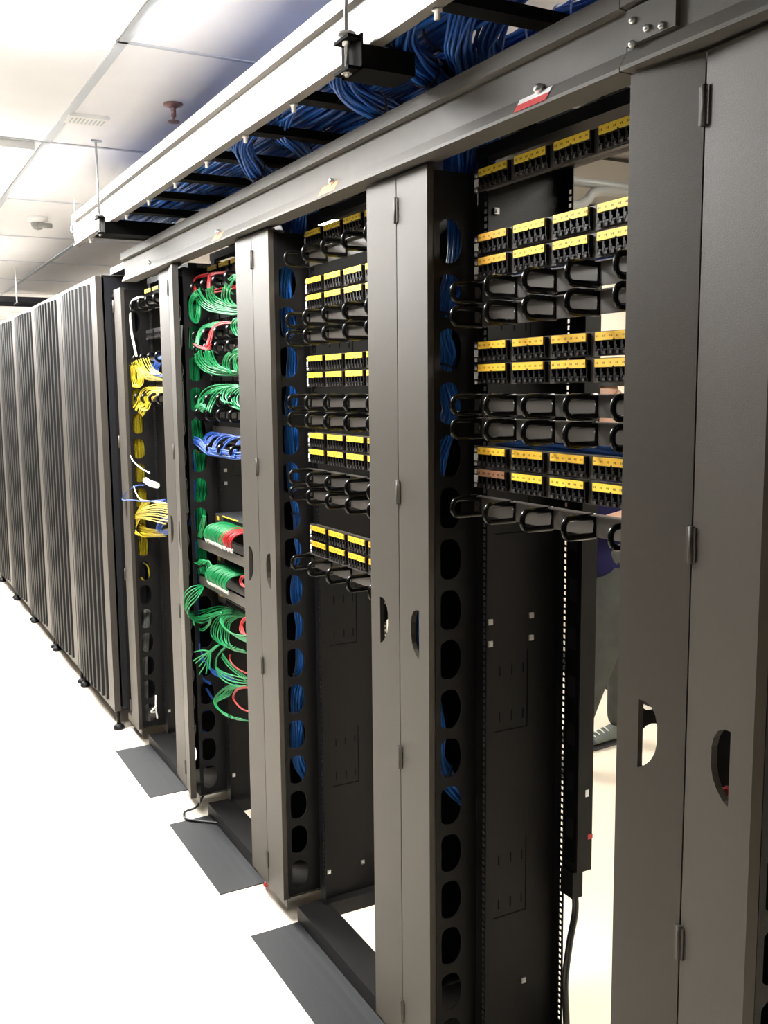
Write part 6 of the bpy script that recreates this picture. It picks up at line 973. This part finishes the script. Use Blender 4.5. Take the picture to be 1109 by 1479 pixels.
cord([(1.125, 2.02, 1.21), (1.12, 2.008, 1.17), (1.118, 2.012, 1.14), (1.13, 2.02, 1.12), (1.12, 2.010, 1.10), (1.118, 2.0, 1.075), (1.13, 2.01, 1.05)], M_YC, 'thick yellow cable glimpsed through the handle slot of the second manager', None, .009, name='yellow_cable', cat='cable')
# blue cables behind the panels of the nearest rack
bundle('cable_bundle', [(1.215, 1.72, 1.885), (1.215, 1.55, 1.886), (1.215, 1.35, 1.884), (1.215, 1.2, 1.886)], 12, .015, .003, M_BLUE, 'blue cable layer behind the upper rings of the nearest rack', None)
bundle('cable_bundle', [(1.215, 1.72, 1.545), (1.215, 1.55, 1.546), (1.215, 1.35, 1.544), (1.215, 1.2, 1.546)], 12, .015, .003, M_BLUE, 'blue cable layer behind the middle rings of the nearest rack', None)

# ------------------------------------------------------------------ blue cables on the ladder tray
def tb(path, n, R, r, lab, grp=None, ties=(), tiem=None, flat=1.0):
    return bundle('cable_bundle', path, n, R, r, M_BLUE, lab, grp, seg=7, ties=ties, tiem=tiem, flat=flat)
def wig(x, z, y0, y1, n=9, a=.012, ph=0):
    return [(x+a*math.sin(i*1.1+ph), y0+(y1-y0)*i/(n-1), z+.004*math.sin(i*1.7+ph)) for i in range(n)]
xs_ = [.99, 1.085, 1.18, 1.28, 1.38, 1.49]
starts = [(-1.1, 4.25), (-1.1, 4.2), (1.85, 4.1), (1.90, 3.9), (1.95, 3.8), (2.0, 3.7)]
nm_ = ['lying beside the aisle-side rail', 'second from the aisle-side rail', 'third from the aisle-side rail', 'fourth from the aisle-side rail', 'fifth from the aisle-side rail', 'lying beside the rear rail']
for i, x in enumerate(xs_):
    tb(wig(x, TZ+.075, starts[i][0], starts[i][1], ph=i*1.3), 28, .041, .0042, 'blue cable bundle on the overhead tray, '+nm_[i], None, ties=(.25, .45, .55, .7), tiem=M_TIEW if i in (3, 4) else None)
drops = [
 ([(.97, 1.25, TZ+.10), (.955, 1.58, TZ+.085), (.96, 1.68, TZ+.035), (1.005, 1.728, TZ+.006), (1.08, 1.780, TZ-.001), (1.14, 1.815, TZ-.02), (1.185, 1.85, TZ-.09), (1.20, 1.87, TZ-.22)], 'blue cable bundle sweeping off the tray edge down toward the second manager'),
 ([(1.07, 1.25, TZ+.12), (1.055, 1.55, TZ+.09), (1.06, 1.64, TZ+.03), (1.10, 1.69, TZ+.008), (1.155, 1.745, TZ-.008), (1.20, 1.80, TZ-.07), (1.22, 1.85, TZ-.2)], 'second blue cable bundle turning down behind the beam, beside the first'),
 ([(1.14, 1.25, TZ+.13), (1.125, 1.52, TZ+.10), (1.12, 1.62, TZ+.04), (1.14, 1.65, TZ+.005), (1.18, 1.69, TZ-.02), (1.23, 1.79, TZ-.09), (1.24, 1.84, TZ-.2)], 'third blue cable bundle turning down behind the beam, lit at its end'),
 ([(.99, 1.80, TZ+.11), (.955, 1.90, TZ+.06), (.955, 1.935, TZ+.01), (1.03, 1.966, TZ-.015), (1.12, 2.01, TZ-.025), (1.17, 2.01, TZ-.10), (1.18, 2.0, TZ-.22)], 'blue cable bundle dropping diagonally just past the nearer hanger strut'),
 ([(.97, 2.40, TZ+.09), (.955, 2.54, TZ+.04), (.985, 2.60, TZ+.0), (1.06, 2.70, TZ-.02), (1.14, 2.76, TZ-.05), (1.20, 2.78, TZ-.16)], 'blue cable bundle dropping from the tray into the manager left of the second rack'),
 ([(1.0, 2.30, TZ+.09), (1.01, 2.40, TZ+.03), (1.06, 2.44, TZ+.005), (1.13, 2.51, TZ-.015), (1.20, 2.66, TZ-.05), (1.25, 2.76, TZ-.16)], 'slimmer blue cable bundle dropping behind the beam above the second rack'),
]
for i, (p_, l_) in enumerate(drops):
    tb(p_, 22, .030 if i < 5 else .022, .0036, l_, None, ties=(.55, .75))
tb([(1.26, .2, TZ+.03), (1.255, .9, TZ+.045), (1.25, 1.40, TZ+.05), (1.24, 1.50, TZ+.055), (1.23, 1.57, TZ+.052), (1.22, 1.70, TZ+.048), (1.22, 1.95, TZ+.05)], 24, .028, .0036, 'bright blue cable bundle with white ties above the nearest beam length', None, ties=(.50, .62, .74), tiem=M_TIEW)

# little grey bits on top of the racks
t = thing('overhead_bracket', (1.20, 1.42, 2.165), 'crumpled silvery bracket on top of the nearest open rack', 'bracket')
b = MB(); b.tube(spline([(1.17, 1.50, 2.168), (1.19, 1.47, 2.176), (1.20, 1.44, 2.170), (1.21, 1.41, 2.182), (1.23, 1.40, 2.172)]), .006, 6); b.build('wire_clip', M_ZINC, t)
b = MB(); b.box(1.19, 1.30, 1.375, 1.385, 2.166, 2.19); b.build('angle', M_BLACK, t)
t = thing('white_slab', (1.2, 1.26, 2.166), 'white card lying on top of the nearest rack beside the door', 'slab')
b = MB(); b.box(1.185, 1.255, 1.20, 1.29, 2.1665, 2.1685); b.build('slab', M_STK, t)  # thin white slab, plain piece on the rack top

# ------------------------------------------------------------------ things behind the racks
t = thing('wall_box', (3.56, 4.2, 1.9), 'pale box on the rear wall glimpsed through the nearest rack', 'box')
b = MB(); b.box(3.50, 3.60, 4.30, 4.46, 1.94, 2.14); b.build('box_body', M_WHITE, t)
b = MB(); b.box(3.495, 3.50, 4.32, 4.44, 2.03, 2.07); b.build('box_label', M_NUB, t)
t = thing('red_bag', (3.2, 3.8, 1.6), 'small red sign on the rear wall glimpsed between panels', 'sign')
b = MB(); b.box(3.585, 3.60, 4.20, 4.30, 1.60, 1.70); b.build('sign_face', M_REDSTK, t)

# ------------------------------------------------------------------ the person behind the racks
M_JEAN = mat('grey_jeans', (0.055, 0.058, 0.052), 0.85, 0, .2, noise=(14, .35), bump=(220, .4))
M_SHIRT = mat('dark_blue_shirt', (0.007, 0.006, 0.040), 0.8, 0, .2, noise=(12, .3))
M_SKIN = mat('skin', (0.52, 0.31, 0.22), 0.5)
M_HAIR = mat('dark_hair', (0.012, 0.01, 0.009), 0.6)
M_SHOE = mat('grey_green_shoe', (0.10, 0.115, 0.105), 0.6, noise=(60, .15))
M_SOLE = mat('shoe_sole', (0.04, 0.04, 0.045), 0.6)
def skin_mesh(name, nodes, edges, m, parent, sub=2):
    me = bpy.data.meshes.new(name); off = world_loc(parent) if parent else Vector((0, 0, 0))
    me.from_pydata([Vector(n[0])-off for n in nodes], edges, [])
    o = bpy.data.objects.new(name, me); COL.objects.link(o)
    if parent: o.parent = parent
    md = o.modifiers.new('skin', 'SKIN'); md.use_smooth_shade = True; md.branch_smoothing = .6
    for i, n in enumerate(nodes):
        r = n[1]; o.data.skin_vertices[0].data[i].radius = r if isinstance(r, tuple) else (r, r)
        o.data.skin_vertices[0].data[i].use_root = (i == 0)
    sb = o.modifiers.new('sub', 'SUBSURF'); sb.levels = sub; sb.render_levels = sub
    me.materials.append(m); return o
px, py = 2.90, 3.28
per = thing('person', (px, py, 0), 'person in grey jeans, dark blue shirt and grey sneakers walking behind the racks', 'person')
H = {'pel': (px, py, .93), 'wa': (px-.01, py, 1.08), 'ch': (px-.02, py, 1.30), 'nk0': (px-.02, py, 1.44), 'nk': (px-.035, py, 1.52), 'hd': (px-.05, py, 1.62), 'hd2': (px-.05, py, 1.70)}
body = [(H['pel'], (.10, .095)), (H['wa'], (.10, .09)), (H['ch'], (.13, .095)), (H['nk0'], (.09, .07)), (H['nk'], .05), (H['hd'], .085), (H['hd2'], .075),
        ((px-.03, py-.09, .88), .08), ((px-.085, py-.09, .52), .05), ((px-.26, py-.09, .12), .034), ((px-.27, py-.09, .06), .028), ((px-.38, py-.09, .036), .016),
        ((px+.04, py+.09, .88), .08), ((px+.15, py+.09, .50), .05), ((px+.165, py+.08, .13), .034), ((px+.155, py+.08, .06), .028), ((px+.02, py+.08, .036), .016),
        ((px-.02, py+.19, 1.40), .050), ((px+.03, py+.24, 1.14), .040), ((px-.20, py+.20, 1.10), .028),
        ((px-.02, py-.19, 1.40), .050), ((px+.02, py-.24, 1.14), .040), ((px-.22, py-.20, 1.10), .028),
        ((px-.27, py+.18, 1.11), .032), ((px-.29, py-.18, 1.11), .032)]
E_ = [(0, 1), (1, 2), (2, 3), (3, 4), (4, 5), (5, 6), (0, 7), (7, 8), (8, 9), (9, 10), (10, 11), (0, 12), (12, 13), (13, 14), (14, 15), (15, 16), (3, 17), (17, 18), (18, 19), (3, 20), (20, 21), (21, 22), (19, 23), (22, 24)]
skin_mesh('body', body, E_, M_SKIN, per)
for s_, hx, hy, hz in ((1, px-.27, py+.18, 1.11), (-1, px-.29, py-.18, 1.11)):
    for q in range(4):
        f0 = Vector((hx-.018, hy-.012*s_, hz+.024-.016*q)); L = (.062, .072, .068, .054)[q]
        skin_mesh('finger', [(tuple(f0), .010), (tuple(f0+Vector((-L*.55, 0, -.004))), .009), (tuple(f0+Vector((-L*.85, -s_*.022, -.008))), .0075)], [(0, 1), (1, 2)], M_SKIN, per, 1)
    skin_mesh('thumb', [((hx+.005, hy-s_*.01, hz+.02), .011), ((hx-.02, hy-s_*.025, hz+.045), .010), ((hx-.045, hy-s_*.03, hz+.052), .008)], [(0, 1), (1, 2)], M_SKIN, per, 1)
jn = [((px, py, .95), (.155, .145)), ((px-.02, py-.09, .86), .105), ((px-.05, py-.09, .70), .092), ((px-.085, py-.09, .52), .074), ((px-.17, py-.09, .32), .060), ((px-.27, py-.09, .10), .058),
      ((px+.04, py+.09, .86), .105), ((px+.10, py+.09, .68), .090), ((px+.15, py+.09, .50), .072), ((px+.17, py+.085, .30), .062), ((px+.165, py+.08, .06), .062), ((px-.005, py, 1.06), (.14, .125))]
skin_mesh('jeans', jn, [(0, 1), (1, 2), (2, 3), (3, 4), (4, 5), (0, 6), (6, 7), (7, 8), (8, 9), (9, 10), (0, 11)], M_JEAN, per)
sh = [((px-.005, py, 1.10), (.145, .135)), ((px, py, .93), (.180, .172)), ((px, py, .80), (.185, .18)), ((px-.02, py, 1.28), (.17, .13)), ((px-.02, py, 1.42), (.12, .09)), ((px-.025, py, 1.475), (.07, .065)),
      ((px-.02, py+.20, 1.385), .068), ((px+.02, py+.24, 1.20), .058), ((px-.02, py-.20, 1.385), .068), ((px+.01, py-.24, 1.20), .058)]
skin_mesh('shirt', sh, [(0, 1), (1, 2), (0, 3), (3, 4), (4, 5), (4, 6), (6, 7), (4, 8), (8, 9)], M_SHIRT, per)
def shoe(x, y, rot, toe=0):
    b = MB(); prof = []
    secs = [(.095, .034, .075, .0), (.06, .040, .095, .0), (.01, .040, .082, .0), (-.05, .043, .064, .0), (-.11, .048, .050, .0), (-.16, .044, .040, .0), (-.188, .026, .028, .0)]
    n = 14; b0 = 0
    for (xx, hw, h, z_) in secs:
        for j in range(n):
            a = math.pi*2*j/n; c, s__ = math.cos(a), math.sin(a)
            b.v.append(Vector((x+xx, y+hw*math.copysign(abs(c)**.8, c), .018+max(0, (h-.018)*.5*(1+s__)))))
    for i in range(len(secs)-1):
        for j in range(n): b.f.append((i*n+j, i*n+(j+1) % n, (i+1)*n+(j+1) % n, (i+1)*n+j)); b.m.append(1 if i >= 4 else 0); b.smooth.append(True)
    b.f.append(tuple(range(n))); b.m.append(0); b.smooth.append(False); b.f.append(tuple((len(secs)-1)*n+j for j in range(n))); b.m.append(1); b.smooth.append(False)
    s_ = b.build('sneaker', [M_SHOE, M_SOLE], per)
    b = MB(); L = [(x+.10, y-.034), (x+.10, y+.034), (x, y+.040), (x-.11, y+.050), (x-.17, y+.042), (x-.196, y), (x-.17, y-.042), (x-.11, y-.050), (x, y-.040)]
    plate(b, L, [], lambda a, c, d: (a, c, .001+d), .011); b.build('sole', M_SOLE, s_)
    for q in range(4):
        b = MB(); b.tube(spline([(x-.02-.025*q, y-.025, .072-.006*q), (x-.025-.025*q, y, .084-.007*q), (x-.02-.025*q, y+.025, .072-.006*q)]), .003, 6); b.build('lace', M_WC, s_)
shoe(px+.10, py+.08, 0); shoe(px-.285, py-.09, 0)
b = MB()   # hair cap, face features
hc = Vector((px-.045, py, 1.665))
for i in range(7):
    th = math.pi*.5*i/6
    for j in range(16):
        a = 2*math.pi*j/16; r_ = math.sin(th if i else .01)
        b.v.append(hc+Vector((.104*r_*math.cos(a)+.012, .094*r_*math.sin(a), .112*math.cos(th)-.0)))
for i in range(6):
    for j in range(16): b.f.append((i*16+j, i*16+(j+1) % 16, (i+1)*16+(j+1) % 16, (i+1)*16+j)); b.m.append(0); b.smooth.append(True)
b.build('hair', M_HAIR, per)
b = MB(); b.tube([(px-.125, py, 1.655), (px-.150, py, 1.625), (px-.135, py, 1.618)], [.008, .014, .008], 8); b.build('nose', M_SKIN, per)
for s_ in (-1, 1):
    b = MB(); b.lathe((px-.122, py+s_*.032, 1.652), [(0, -.011), (.009, -.006), (.011, 0)], 10, axis='X'); b.build('eye', M_STK, per)
    b = MB(); b.lathe((px-.03, py+s_*.088, 1.62), [(0, .030), (.012, .022), (.016, 0), (.010, -.024), (0, -.03)], 10); b.build('ear', M_SKIN, per)
b = MB(); b.box(px-.134, px-.125, py-.022, py+.022, 1.585, 1.592); b.build('mouth', mat('lips', (.35, .12, .11), .5), per)
